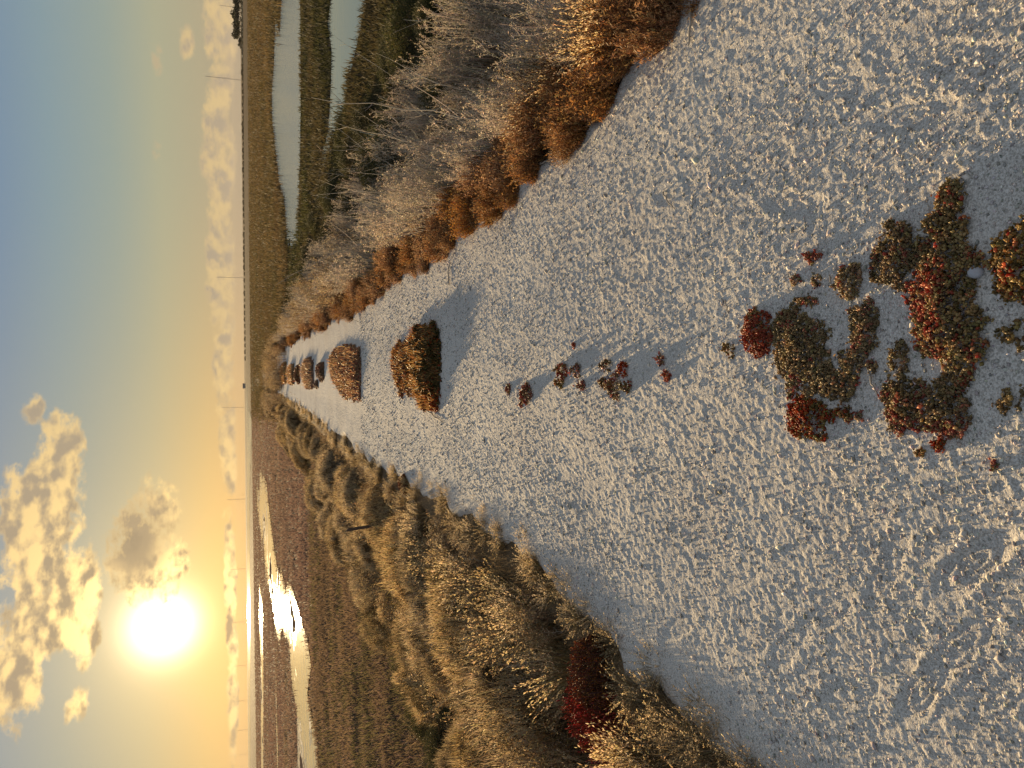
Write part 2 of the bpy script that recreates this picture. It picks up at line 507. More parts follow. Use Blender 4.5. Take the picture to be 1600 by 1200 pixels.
# ------------------------------------------------------------------ shell path with real relief
PRINTS = [(1515, 885, 2.3, 1.0), (1440, 1078, 2.5, 1.0), (1290, 960, 2.2, .6), (1380, 900, 2.6, .5), (1330, 1080, 2.1, .6), (1230, 1010, 2.4, .5), (1150, 905, 2.0, .5),
          (1500, 1010, 2.4, .8), (1095, 830, 1.9, .5), (1420, 180, 1.4, .6), (1300, 130, 1.2, .5), (1190, 260, 1.7, .5), (1050, 300, 1.5, .6), (985, 420, 1.6, .4),
          (1010, 700, 1.8, .4), (935, 760, 1.9, .4), (1240, 320, 1.3, .5), (1120, 100, 1.6, .6), (1500, 90, 1.2, .5), (1560, 1090, 2.4, .7), (1060, 980, 2.2, .5)]
def relief(x, y):
    tanx = x * math.cos(SUN_AZ) - y * math.sin(SUN_AZ)
    h = 0.008 * (fbm(x * 3.1, y * 2.4, 3, 11) - 0.5)
    h = h + 0.0030 * (fbm(x * 21, y * 13, 3, 21, 0.6) - 0.5)
    rough_ = 0.55 + 0.7 * fbm(x * 1.7, y * 1.5, 2, 41)
    h = h + 0.0045 * (fbm(x * 66, y * 40, 2, 31) - 0.5) * rough_
    h = h + 0.0034 * sstep(0.60, 0.92, fbm(x * 58, y * 46, 2, 35)) * rough_
    h = h + 0.0034 * (vnoise(x * 135, y * 92, 51) - 0.5) * rough_
    mid = (xL(y) + xR(y)) * 0.5; half = (xR(y) - xL(y)) * 0.5
    q = (x - mid) / np.maximum(half, .2)
    h = h + 0.010 * np.exp(-(q / 0.25) ** 2) - 0.009 * np.exp(-((np.abs(q) - 0.55) / 0.22) ** 2)
    for (px, py, ang_, s) in PRINTS:
        c_ = at(px, py, 0)
        ca, sa = math.cos(ang_), math.sin(ang_)
        du, dv = (x - c_.x) * ca + (y - c_.y) * sa, -(x - c_.x) * sa + (y - c_.y) * ca
        m_ = (np.abs(du) < 0.22) & (np.abs(dv) < 0.13)
        if not m_.any():
            continue
        wid = 0.046 * (1 - 0.25 * np.exp(-((du[m_] + 0.02) / 0.035) ** 2))
        rr = np.sqrt((du[m_] / 0.145) ** 2 + (dv[m_] / wid) ** 2)
        prof = -0.008 * sstep(1.05, 0.8, rr) + 0.0025 * np.exp(-((rr - 1.18) / 0.16) ** 2)
        ridge = 0.0028 * np.sin(rr * 17.0) * sstep(0.95, 0.7, rr)
        h[m_] = h[m_] * (1 - 0.65 * s * sstep(1.1, 0.8, rr)) + s * (prof + ridge)
    return h
ys = [0.55]
while ys[-1] < PATH_END + 3:
    ys.append(ys[-1] + max(0.0046, ys[-1] * 0.0030))
ys = np.array(ys)
u = np.linspace(0, 1, 520)
L_, R_ = xL(ys) - 0.45, xR(ys) + 0.45
X = L_[:, None] + (R_ - L_)[:, None] * u[None, :]
Y = np.repeat(ys[:, None], len(u), 1)
out = np.maximum(X - xR(Y), xL(Y) - X)
wob = (fbm(X * 2.2, Y * 2.2, 3, 77) - 0.5) * 0.35
Z = relief(X.ravel(), Y.ravel()).reshape(X.shape) + np.minimum(gz(X, Y) + 0.05 * (1 - sstep(-0.1, 0.35, out)), 0) * (out > 0) - 0.14 * sstep(0.0, 0.28, out + wob)
PATH_Y0 = ys[0]
def pz(x, y):
    return float(relief(np.array([float(x)]), np.array([float(y)]))[0])
idx = np.arange(X.size).reshape(X.shape)
mb = MB(); mb.add(np.stack([X, Y, Z], 2).reshape(-1, 3), grid_tris(idx), (0.4, 0.4, 0.4))
tag(ob('path', mb.mesh('path', M_SHELL, True)), kind='structure')

# loose shell chips lying on it
n = 52000
d_ = 1.0 * np.exp(rng.uniform(0, math.log(11.0), n)); uu = rng.uniform(0, 1, n)
keep = rng.uniform(0, 1, n) < 0.45 + 0.55 * sstep(0.42, 0.62, fbm(uu * 7, d_ * 2.5, 3, 91))
d_, uu = d_[keep], uu[keep]; n = len(d_)
cx_ = xL(d_) - 0.05 + (xR(d_) - xL(d_) + 0.1) * uu
cz_ = relief(cx_, d_)
sz = np.exp(rng.normal(math.log(0.0023), 0.42, n)) * (1 + 0.10 * d_)
mb = MB()
dirs = rng.normal(0, 1, (n, 3)); dirs[:, 2] *= 0.5
beads(mb, np.stack([cx_, d_, cz_ + sz * 0.35], 1), dirs, sz * 1.5, sz, vary([(0.44, 0.41, 0.37), (0.55, 0.51, 0.46), (0.30, 0.28, 0.25), (0.60, 0.56, 0.50)], n, 0.14), sz * 0.55)
tag(ob('gravel', mb.mesh('gravel', M_CHIP)), 'loose crushed shell chips scattered over the pale path', None, None, 'stuff')

# ------------------------------------------------------------------ water
def pond(pts, z, mat, name='pond', jag=0.02):
    q = [at(x, y, z) for x, y in pts]
    P = np.array([[a.x, a.y] for a in q])
    # roughen the bank line
    out_ = []
    for i in range(len(P)):
        a, b = P[i], P[(i + 1) % len(P)]
        L = np.linalg.norm(b - a); k = 14
        nrm = np.array([-(b - a)[1], (b - a)[0]]) / max(L, 1e-6)
        for j in range(k):
            s = j / k
            o_ = (fbm(np.array([i * 3.7 + s * 6]), np.array([0.5]), 3, 5)[0] - 0.5) * L * 0.16 * min(1, 6 * s * (1 - s))
            out_.append(a + (b - a) * s + nrm * o_)
    bm_v = [(p_[0], p_[1], z) for p_ in out_]
    from mathutils.geometry import tessellate_polygon
    tri = tessellate_polygon([[Vector(v_) for v_ in bm_v]])
    me = bpy.data.meshes.new(name)
    me.from_pydata(bm_v, [], [tuple(t_) for t_ in tri])
    me.materials.append(mat); me.update()
    # faces look up
    for pl in me.polygons:
        if pl.normal.z < 0:
            pl.flip()
    me.update()
    o = tag(ob(name, me), kind='structure')
    return np.array(out_)

WZ = MARSH + 0.06
PONDS = []
PONDS.append(pond([(440, 0), (437, 50), (430, 30), (428, 100), (425, 140), (425, 187), (430, 233), (438, 290), (445, 320), (449, 387), (465, 377), (469, 250), (470, 120), (469, 0), (470, -140), (440, -140)], WZ, M_RIPPLE))
PONDS.append(pond([(517, 0), (512, 37), (518, 77), (517, 133), (513, 207), (503, 240), (504, 267), (517, 215), (537, 170), (541, 147), (555, 80), (570, 13), (577, -20), (604, -140), (522, -140)], WZ, M_WATER))
PONDS.append(pond([(400.8, 760), (412, 744), (416.7, 755), (421, 800), (424, 822), (427, 847), (433, 885), (450, 908), (457, 922), (468, 962), (480, 997), (486, 1041), (480, 1083), (489, 1130), (496, 1153), (497, 1290),
                   (463, 1290), (464, 1118), (455, 1060), (452, 1002), (440, 985), (436, 1010), (431, 980), (425, 940), (416, 900), (411, 850), (405, 822), (401.5, 789)], WZ, M_GLINT))
PONDS.append(pond([(405, 905), (405.2, 940), (405.5, 985), (407.5, 1030), (408, 1300), (412, 1300), (411.7, 1030), (410.5, 985), (410, 940)], WZ, M_GLINT))
PONDS.append(pond([(431, 1035), (430.5, 1085), (432.5, 1190), (432.5, 1260), (434.5, 1260), (435, 1190), (432.3, 1085)], WZ, M_GLINT))
pond([(384.6, 622), (385.6, 700), (386.2, 900), (386.8, 1300), (391.6, 1300), (391, 1000), (390, 760), (392, 690), (395, 645), (390, 640)], WZ, M_RIPPLE, 'lake')
pond([(394.3, 645), (393.4, 560), (392.9, 500), (393.9, 500), (394.6, 560), (396, 630)], WZ, M_RIPPLE)
pond([(376.3, -160), (376.7, 0), (378.0, 97), (378.9, 100), (379, 40), (379.3, 0), (379.3, -160)], WZ, M_RIPPLE, 'inlet')

def in_poly(x, y, P):
    c_ = np.zeros(len(x), bool); j = len(P) - 1
    for i in range(len(P)):
        xi, yi, xj, yj = P[i, 0], P[i, 1], P[j, 0], P[j, 1]
        if yi != yj:
            c_ ^= ((yi > y) != (yj > y)) & (x < (xj - xi) * (y - yi) / (yj - yi) + xi)
        j = i
    return c_
def wet(x, y):
    m_ = np.zeros(len(x), bool)
    for P in PONDS:
        m_ |= in_poly(x, y, P)
    return m_

# ------------------------------------------------------------------ marsh and bank cover (nobody could count it)
def cover(name, label, n, r0, r1, az0, az1, cols, h0, h1, w0, grow, keep=None, lean=0.5, per=5, spread=0.10):
    d = np.exp(rng.uniform(math.log(r0), math.log(r1), n)); a = np.radians(rng.uniform(az0, az1, n))
    x, y = d * np.sin(a), d * np.cos(a)
    out = np.maximum(x - xR(y), xL(y) - x)
    ok = (out > 0.12) & ~wet(x, y)
    if keep is not None:
        ok &= keep(x, y, out, d)
    x, y, d = x[ok], y[ok], d[ok]
    n = len(x)
    k = 1 + grow * d
    bx = np.repeat(x, per) + rng.normal(0, 1, n * per) * spread * np.repeat(k, per)
    by = np.repeat(y, per) + rng.normal(0, 1, n * per) * spread * np.repeat(k, per)
    bz = gz(bx, by)
    patch = fbm(x * 0.16, y * 0.16, 4, 13)
    patch2 = fbm(x * 0.9, y * 0.9, 3, 15)
    cols = np.asarray(cols, float)
    pick = np.clip((0.65 * patch + 0.35 * patch2 - 0.30) / 0.40, 0, 0.999) * (len(cols) - 1)
    i0 = np.floor(pick).astype(int); fr = (pick - i0)[:, None]
    base_c = cols[i0] * (1 - fr) + cols[np.minimum(i0 + 1, len(cols) - 1)] * fr
    base_c = np.repeat(base_c, per, 0) * (1 + rng.normal(0, 0.13, (n * per, 1)))
    base_c = np.clip(base_c, 0.005, 0.9)
    hh = rng.uniform(h0, h1, n * per) * np.repeat(0.55 + 0.9 * patch2, per) * np.repeat(1 + 0.012 * np.minimum(d, 60), per)
    mb = MB()
    blades(mb, np.stack([bx, by, bz - 0.01], 1), rng.uniform(0, 2 * math.pi, n * per), rng.uniform(0.1, lean, n * per), hh,
           w0 * np.repeat(k, per), base_c * 0.9, base_c * 1.1)
    return tag(ob(name, mb.mesh(name, M_MARSH)), label, None, None, 'stuff')

BR = [(0.15, 0.096, 0.053), (0.22, 0.14, 0.08), (0.28, 0.18, 0.10), (0.17, 0.135, 0.058), (0.34, 0.225, 0.115)]
GRN = [(0.036, 0.038, 0.014), (0.06, 0.058, 0.02), (0.095, 0.07, 0.028), (0.045, 0.048, 0.016), (0.10, 0.09, 0.028)]
DRYC = [(0.17, 0.115, 0.055), (0.26, 0.18, 0.085), (0.34, 0.245, 0.12), (0.20, 0.13, 0.06)]
cover('marsh_grass', 'olive brown marsh grass at the foot of the dike on the sun side', 24000, 5.5, 32, -42, 2, [(0.13, 0.10, 0.055), (0.19, 0.13, 0.075), (0.135, 0.12, 0.05), (0.23, 0.155, 0.09), (0.17, 0.115, 0.07)], 0.07, 0.20, 0.009, 0.075,
      lambda x, y, o, d: o > 2.2, 0.7)
cover('marsh_grass', 'low purple brown marsh grass covering the wet flats below the sun', 40000, 9, 280, -40, 2, [(0.20, 0.118, 0.088), (0.26, 0.15, 0.105), (0.18, 0.115, 0.08), (0.29, 0.175, 0.115), (0.21, 0.145, 0.08)], 0.05, 0.15, 0.010, 0.085,
      lambda x, y, o, d: o > 2.2, 0.8)
cover('marsh_grass', 'olive marsh grass around the blue ponds on the flats beyond the weedy bank', 36000, 7, 48, -2, 42, GRN, 0.06, 0.17, 0.010, 0.075,
      lambda x, y, o, d: o > 3.0, 0.6)
cover('marsh_grass', 'brown marsh grass on the far flats behind the blue ponds', 22000, 44, 300, -2, 42, [(0.10, 0.066, 0.025), (0.14, 0.09, 0.035), (0.085, 0.07, 0.025), (0.17, 0.11, 0.04)], 0.12, 0.28, 0.010, 0.075, None, 0.6)
cover('bank_grass', 'short dry grass and litter covering the dike slope on the sun side', 30000, 1.4, 45, -62, 2, DRYC, 0.035, 0.11, 0.0028, 0.09,
      lambda x, y, o, d: o < 3.0, 0.9, 5, 0.06)
cover('bank_grass', 'short brown grass and litter under the tall weeds of the other slope', 28000, 1.7, 45, -2, 62, [(0.10, 0.065, 0.03), (0.16, 0.10, 0.045), (0.22, 0.16, 0.08), (0.09, 0.075, 0.03)], 0.05, 0.17, 0.0032, 0.08,
      lambda x, y, o, d: o < 4.2, 0.9, 5, 0.06)

# ------------------------------------------------------------------ plants: one of each kind, then copies
def two_part(name, root_parts):
    """root Empty with named mesh parts"""
    e = ob(name, None)
    for pn, me in root_parts:
        ob(pn, me, e)
    return e

def dry_weed(seed, h=0.62, stems=15, col=(0.50, 0.41, 0.31), headc=((0.58, 0.47, 0.35), (0.43, 0.34, 0.24), (0.68, 0.57, 0.45)), fluffy=False, spread=0.34):
    rs = np.random.default_rng(seed)
    K_ = 6; n = int(stems * 1.5)
    a = rs.uniform(0, 2 * math.pi, n); r0 = rs.uniform(0, spread * .5, n); H = h * rs.uniform(0.65, 1.1, n)
    s = np.linspace(0, 1, K_)[None, :]
    lean = rs.uniform(0.02, 0.24, n)[:, None]
    rad = r0[:, None] + lean * H[:, None] * s ** 1.7
    P = np.stack([rad * np.cos(a)[:, None], rad * np.sin(a)[:, None], H[:, None] * s], 2)
    P[:, 1:-1, :2] += rs.normal(0, 0.010, (n, K_ - 2, 2))
    sm = MB(); tubes(sm, P, 0.0034 * (1.15 - 0.7 * s), vary(col, n, 0.2, rs))
    # branchlets
    nb = n * 7
    k = rs.integers(0, n, nb); f = rs.uniform(0.35, 1.0, nb)
    i0 = np.minimum((f * (K_ - 1)).astype(int), K_ - 2); fr = (f * (K_ - 1) - i0)[:, None]
    B = P[k, i0] * (1 - fr) + P[k, i0 + 1] * fr
    ba = rs.uniform(0, 2 * math.pi, nb); bl = rs.uniform(0.04, 0.13, nb) * (1.25 - 0.5 * f)
    D = np.stack([np.cos(ba) * .7, np.sin(ba) * .7, rs.uniform(0.3, 1.0, nb)], 1)
    P2 = np.stack([B, B + D * bl[:, None] * .5, B + D * bl[:, None] + np.array([0, 0, 1]) * (bl * 0.25)[:, None]], 1)
    tubes(sm, P2, np.array([[0.0017, 0.0013, 0.0008]]), vary(col, nb, 0.2, rs))
    hm = MB(); per = 7
    tt = rs.uniform(0.25, 1.05, (nb, per, 1))
    Cn = (B[:, None] + (P2[:, 2] - B)[:, None] * tt + rs.normal(0, 0.007, (nb, per, 3))).reshape(-1, 3)
    Dn = rs.normal(0, 1, (nb * per, 3)); Dn[:, 2] += 0.5
    if fluffy:
        beads(hm, Cn, Dn, rs.uniform(0.004, 0.009, nb * per), rs.uniform(0.003, 0.006, nb * per), vary(headc, nb * per, 0.12, rs))
    else:
        leaves(hm, Cn, Dn, rs.uniform(0.010, 0.026, nb * per), rs.uniform(0.0035, 0.0075, nb * per), vary(headc, nb * per, 0.2, rs), rs)
    return sm.mesh('stalks', M_TWIG), hm.mesh('seed_heads', M_DRY)

def tussock(seed, h=0.34, n=300, r=0.10, cols=((0.40, 0.295, 0.15), (0.50, 0.385, 0.21), (0.30, 0.205, 0.10)), heads=70, w=0.0045):
    rs = np.random.default_rng(seed)
    a = rs.uniform(0, 2 * math.pi, n); rr = r * np.sqrt(rs.uniform(0, 1, n))
    base = np.stack([rr * np.cos(a), rr * np.sin(a), np.zeros(n)], 1)
    bm_ = MB()
    c = vary(cols, n, 0.18, rs)
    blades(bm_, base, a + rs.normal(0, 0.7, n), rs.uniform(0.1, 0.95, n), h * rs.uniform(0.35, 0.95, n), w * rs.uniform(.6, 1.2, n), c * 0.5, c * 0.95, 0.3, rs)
    hm = MB()
    a = rs.uniform(0, 2 * math.pi, heads); rr = r * .8 * np.sqrt(rs.uniform(0, 1, heads)); H = h * rs.uniform(0.8, 1.25, heads)
    le = rs.uniform(0.08, 0.5, heads)
    K_ = 5; s = np.linspace(0, 1, K_)[None, :]
    rad = rr[:, None] + (le * H)[:, None] * s ** 1.8
    P = np.stack([rad * np.cos(a)[:, None], rad * np.sin(a)[:, None], H[:, None] * s * (1 - 0.15 * s * le[:, None])], 2)
    tubes(hm, P, np.array([[0.0013, 0.0012, 0.001, 0.0008, 0.0006]]), vary(cols, heads, 0.15, rs))
    per = 13
    tt = rs.uniform(-0.4, 1, (heads, per, 1))
    Cn = (P[:, 3][:, None] * (1 - tt) + P[:, 4][:, None] * tt + rs.normal(0, 0.0025, (heads, per, 3))).reshape(-1, 3)
    Dn = np.repeat(P[:, 4] - P[:, 3], per, 0); Dn = Dn / np.linalg.norm(Dn, axis=1, keepdims=True) + rs.normal(0, 0.35, (heads * per, 3))
    leaves(hm, Cn, Dn, rs.uniform(0.012, 0.024, heads * per), rs.uniform(0.0035, 0.0065, heads * per), vary(((0.74, 0.58, 0.36), (0.62, 0.46, 0.26)), heads * per, 0.15, rs), rs)
    return bm_.mesh('blades', M_GRASS), hm.mesh('seed_heads', M_GRASS)

def tuft(seed, h=0.24, r=0.15, n=420, cols=((0.42, 0.20, 0.075), (0.52, 0.28, 0.11), (0.31, 0.145, 0.06), (0.38, 0.235, 0.09))):
    """feathery orange-brown saltwort: many upright sprigs set with tiny leaves"""
    rs = np.random.default_rng(seed)
    a = rs.uniform(0, 2 * math.pi, n); q = np.sqrt(rs.uniform(0, 1, n)); rr = r * 0.75 * q
    lump = 0.75 + 0.5 * vnoise(rr * np.cos(a) * 14 + 5, rr * np.sin(a) * 14, seed)
    H = h * (1 - 0.5 * q ** 2.2) * rs.uniform(0.6, 1.05, n) * lump
    K_ = 4; s = np.linspace(0, 1, K_)[None, :]
    lean = (0.15 + 0.75 * q * rs.uniform(0.3, 1, n))[:, None]
    rad = rr[:, None] * .6 + lean * H[:, None] * s
    P = np.stack([rad * np.cos(a)[:, None], rad * np.sin(a)[:, None], H[:, None] * s - 0.004], 2)
    sm = MB(); tubes(sm, P, np.array([[0.0022, 0.0018, 0.0013, 0.0008]]), vary((0.22, 0.10, 0.04), n, 0.2, rs))
    lm = MB(); per = 13
    c = np.repeat(vary(cols, n, 0.16, rs), per, 0) * (1 + rs.normal(0, 0.12, (n * per, 1)))
    tt = rs.uniform(0.25, 1.05, (n, per)); i0 = np.minimum((tt * 3).astype(int), 2); fr = (tt * 3 - i0)[..., None]
    k = np.arange(n)[:, None]
    Cn = (P[k, i0] * (1 - fr) + P[k, i0 + 1] * fr).reshape(-1, 3)
    Dn = rs.normal(0, 0.6, (n * per, 3)); Dn[:, 2] += 0.7
    leaves(lm, Cn, Dn, rs.uniform(0.012, 0.026, n * per), rs.uniform(0.0028, 0.0055, n * per), np.clip(c, .01, .9), rs)
    return sm.mesh('stems', M_TWIG), lm.mesh('leaves', M_LEAF)

def shrub(seed, rx=0.55, h=0.5, n=2600, cols=((0.055, 0.058, 0.02), (0.085, 0.085, 0.03), (0.04, 0.042, 0.016), (0.11, 0.09, 0.035)), crest=None, crest_n=700, lf=(0.018, 0.04)):
    rs = np.random.default_rng(seed)
    a = rs.uniform(0, 2 * math.pi, n); cz = rs.uniform(0.0, 1, n); sh = rs.uniform(0.62, 1.03, n)
    lump = 0.78 + 0.42 * vnoise(np.cos(a) * 2.3 + cz * 2 + 7, np.sin(a) * 2.3 + cz * 2.7, seed)
    rr = np.sqrt(1 - cz ** 2) * rx * sh * lump
    C = np.stack([rr * np.cos(a), rr * np.sin(a), 0.02 + cz * h * sh * lump], 1)
    lm = MB(); per = 4
    Cn = np.repeat(C, per, 0) + rs.normal(0, 0.022, (n * per, 3))
    Dn = np.repeat(C / np.array([rx, rx, h]), per, 0) + rs.normal(0, 0.6, (n * per, 3)); Dn[:, 2] += 0.5
    Cn[:, 2] = np.maximum(Cn[:, 2], 0.005)
    leaves(lm, Cn, Dn, rs.uniform(*lf, n * per), rs.uniform(lf[0] * .28, lf[1] * .32, n * per), vary(cols, n * per, 0.2, rs), rs)
    if crest is not None:  # pale blades over the dome paint its rim light
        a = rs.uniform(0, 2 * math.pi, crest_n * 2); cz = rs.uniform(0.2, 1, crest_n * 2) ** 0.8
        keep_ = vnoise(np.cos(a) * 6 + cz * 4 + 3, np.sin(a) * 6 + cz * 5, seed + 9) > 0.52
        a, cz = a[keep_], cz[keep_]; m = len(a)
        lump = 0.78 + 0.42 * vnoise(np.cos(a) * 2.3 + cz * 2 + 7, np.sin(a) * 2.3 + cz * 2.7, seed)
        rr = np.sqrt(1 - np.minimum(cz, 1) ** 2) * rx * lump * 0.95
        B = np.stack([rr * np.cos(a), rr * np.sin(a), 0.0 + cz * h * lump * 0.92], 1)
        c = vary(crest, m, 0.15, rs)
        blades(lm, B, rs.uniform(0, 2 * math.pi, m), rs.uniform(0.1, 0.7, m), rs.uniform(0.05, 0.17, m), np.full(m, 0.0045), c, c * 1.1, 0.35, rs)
    sm = MB(); ns = 60
    ii = rs.integers(0, n, ns)
    z0 = np.zeros((ns, 3)); z0[:, :2] = C[ii, :2] * 0.15
    mid = C[ii] * np.array([0.45, 0.45, 0.6])
    tubes(sm, np.stack([z0, mid, C[ii] * 0.97], 1), np.array([[0.006, 0.004, 0.002]]), vary((0.12, 0.08, 0.05), ns, 0.2, rs))
    return sm.mesh('branches', M_TWIG), lm.mesh('foliage', M_LEAF)

def glasswort(seed, rx=0.24, h=0.30, n=620, cols=((0.48, 0.075, 0.055), (0.36, 0.05, 0.04), (0.52, 0.15, 0.07), (0.34, 0.11, 0.05))):
    rs = np.random.default_rng(seed)
    a = rs.uniform(0, 2 * math.pi, n); q = np.sqrt(rs.uniform(0, 1, n))
    H = h * (1 - 0.55 * q ** 2) * rs.uniform(0.6, 1.0, n)
    B = np.stack([rx * q * np.cos(a), rx * q * np.sin(a), np.zeros(n)], 1)
    T = B + np.stack([np.cos(a) * q * 0.12, np.sin(a) * q * 0.12, np.ones(n)], 1) * H[:, None]
    sm = MB(); tubes(sm, np.stack([B * .8, (B + T) / 2, T], 1), np.array([[0.003, 0.0025, 0.002]]), vary((0.18, 0.05, 0.03), n, .2, rs))
    per = 8
    tt = rs.uniform(0.35, 1.02, (n, per, 1))
    Cn = (B[:, None] * (1 - tt) + T[:, None] * tt + rs.normal(0, 0.008, (n, per, 3))).reshape(-1, 3)
    Dn = rs.normal(0, 0.45, (n * per, 3)); Dn[:, 2] += 1
    lm = MB(); beads(lm, Cn, Dn, rs.uniform(0.007, 0.014, n * per), rs.uniform(0.003, 0.005, n * per), np.repeat(vary(cols, n, 0.18, rs), per, 0))
    return sm.mesh('stems', M_TWIG), lm.mesh('fleshy_tips', M_FLESH)

def bare_stalk(seed, h=1.0, br=7, col=(0.48, 0.41, 0.32), thick=0.0042):
    rs = np.random.default_rng(seed)
    K_ = 8; s = np.linspace(0, 1, K_)
    a = rs.uniform(0, 2 * math.pi); le = rs.uniform(0.15, 0.55)
    P = np.stack([np.cos(a) * le * h * s ** 1.4, np.sin(a) * le * h * s ** 1.4, h * s], 1)
    P[1:, :2] += np.cumsum(rs.normal(0, 0.012, (K_ - 1, 2)), 0)
    mb = MB(); tubes(mb, P[None], (thick * (1.1 - 0.85 * s))[None], col, 5)
    f = rs.uniform(0.25, 0.95, br); i0 = (f * (K_ - 1)).astype(int); B = P[i0]
    ba = rs.uniform(0, 2 * math.pi, br); bl = h * rs.uniform(0.12, 0.34, br) * (1.2 - f)
    D = np.stack([np.cos(ba), np.sin(ba), rs.uniform(0.4, 1.3, br)], 1); D /= np.linalg.norm(D, axis=1, keepdims=True)
    q = np.linspace(0, 1, 4)[None, :, None]
    P2 = B[:, None] + D[:, None] * bl[:, None, None] * q + np.array([0, 0, 1.0]) * (bl[:, None, None] * 0.3) * q ** 2
    tubes(mb, P2, thick * np.array([[0.55, 0.42, 0.32, 0.2]]), vary(col, br, .15, rs), 3)
    return mb.mesh('bare_stalk', M_TWIG)

REDS = []
for _x, _y, _z, _r in [(905, 1110, -.06, .24), (905, 1190, -.06, .24), (950, 1050, -.06, .2), (950, 1110, -.05, .2), (770, 1000, -.2, .16), (695, 990, -.25, .34)]:
    _q = at(_x, _y, _z); REDS.append((_q.x, _q.y, _r))
    for _k in (0.3, 0.6):
        REDS.append((_q.x + _k * math.sin(SUN_AZ), _q.y + _k * math.cos(SUN_AZ), _r * .7))

class Kind:
    """a kind of plant: a few grown variants, each first placed as itself and then copied"""
    def __init__(self, name, cat, variants):
        self.name, self.cat, self.var, self.i = name, cat, variants, 0
        self.first = [None] * len(variants)
        self.h = max(max(v.co.z for v in q.vertices) for m_ in variants for q in (m_ if isinstance(m_, tuple) else (m_,)))
    def put(self, x, y, scale, label, group, z=None, rz=None, cap=0.27):
        k = self.i % len(self.var); self.i += 1
        z = float(gz(x, y)) - 0.012 if z is None else z
        off = float(xL(y)) - x
        if self.name not in ('red_glasswort', 'pale_weed') and any((x - a_) ** 2 + ((y - b_) * (0.75 if y < b_ else 1.6)) ** 2 < c_ * c_ for a_, b_, c_ in REDS):
            return None
        if cap and off > -0.2:
            low_s = max(0.12, min(scale, (0.05 + cap * max(off, 0) - z) / self.h))
            scale = (max(low_s, 0.7 * scale),) * 2 + (low_s,)
        rz = rng.uniform(0, 2 * math.pi) if rz is None else rz
        if self.first[k] is None:
            v = self.var[k]
            r = two_part(self.name, [(m_.name.split('.')[0], m_) for m_ in v]) if isinstance(v, tuple) else ob(self.name, v)
            r.location = (x, y, z); r.rotation_euler = (0, 0, rz); r.scale = scale if isinstance(scale, tuple) else (scale,) * 3
            tag(r, label, self.cat, group)
            self.first[k] = r
            return r
        return copy_thing(self.first[k], (x, y, z), rz, scale, label, group)

k_weed = Kind('dry_weed', 'weed', [dry_weed(100 + i, 0.60 + 0.05 * (i % 3)) for i in range(6)])
k_tan = Kind('seeded_weed', 'weed', [dry_weed(130 + i, 0.5, 14, (0.32, 0.2, 0.1), ((0.48, 0.35, 0.19), (0.58, 0.44, 0.26), (0.34, 0.235, 0.12))) for i in range(4)])
k_pale = Kind('pale_weed', 'weed', [dry_weed(150 + i, 0.42, 14, (0.36, 0.28, 0.2), ((0.62, 0.55, 0.46), (0.52, 0.44, 0.35)), True) for i in range(3)])
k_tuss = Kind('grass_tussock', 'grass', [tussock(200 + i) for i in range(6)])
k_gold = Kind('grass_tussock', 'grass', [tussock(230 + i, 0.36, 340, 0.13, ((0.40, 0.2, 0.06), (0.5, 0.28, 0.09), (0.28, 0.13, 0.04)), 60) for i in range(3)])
k_tuft = Kind('saltwort_tuft', 'tuft', [tuft(300 + i, 0.22 + 0.03 * (i % 3)) for i in range(6)])
k_shrub = Kind('green_shrub', 'shrub', [shrub(400 + i, 0.55, 0.42, 2400) for i in range(4)])
k_mound = Kind('marsh_shrub', 'shrub', [shrub(430 + i, 0.75, 0.62, 3400, ((0.09, 0.064, 0.034), (0.12, 0.085, 0.042), (0.07, 0.056, 0.027)), ((0.62, 0.47, 0.26), (0.52, 0.385, 0.21), (0.40, 0.28, 0.15)), 3600) for i in range(4)])  # dark leaves and golden crest put shade and rim light into the colour
k_red = Kind('red_glasswort', 'plant', [glasswort(500 + i) for i in range(3)])
k_rust = Kind('red_glasswort', 'plant', [glasswort(520 + i, 0.24, 0.28, 620, ((0.36, 0.13, 0.06), (0.27, 0.12, 0.05), (0.44, 0.20, 0.08), (0.22, 0.13, 0.05))) for i in range(2)])
k_stalk = Kind('bare_stalk', 'stalk', [bare_stalk(600 + i, 0.95 + 0.12 * (i % 3)) for i in range(6)])

def edge_rows(n, y0, y1, power=1.0):
    return np.exp(np.linspace(math.log(y0), math.log(y1), n)) * np.exp(rng.normal(0, 0.015, n))

# bank away from the sun: orange tufts along the path's edge, weeds behind, shrubs at the foot
G = 'orange saltwort tufts along the path edge'
for i, y in enumerate(edge_rows(112, 2.3, 46)):
    s = rng.uniform(0.35, 0.9) * (1 + 0.012 * y)
    lab = ('rust orange saltwort tuft in the row edging the near path below the grey weeds' if y < 6 else 'small far rust orange tuft edging the path where it narrows')
    k_tuft.put(xR(y) + rng.uniform(-0.05, 0.24) + 0.05 * s, y, s, lab, G if y < 6 else 'far orange tufts along the path edge')
for i, y in enumerate(edge_rows(34, 2.2, 30)):
    k_tuft.put(xR(y) + rng.uniform(0.12, 0.38), y, rng.uniform(0.55, 0.9) * (1 + 0.012 * y),
               'brown saltwort tuft in the second row between path edge and tall grey weeds', 'second row of saltwort tufts')
for i, (x, y) in enumerate([(905, 60), (950, 75), (985, 45), (940, 20), (990, 10), (895, 110), (860, 160), (935, -30)]):
    q = at(x, y, 0.0)
    k_gold.put(max(q.x, xR(q.y) + 0.03), q.y, rng.uniform(0.6, 0.85), 'golden orange grass clump with pointed blades at the near path edge', 'golden orange grass clumps')
n = 260
ys_ = np.exp(rng.uniform(math.log(2.3), math.log(34), n))
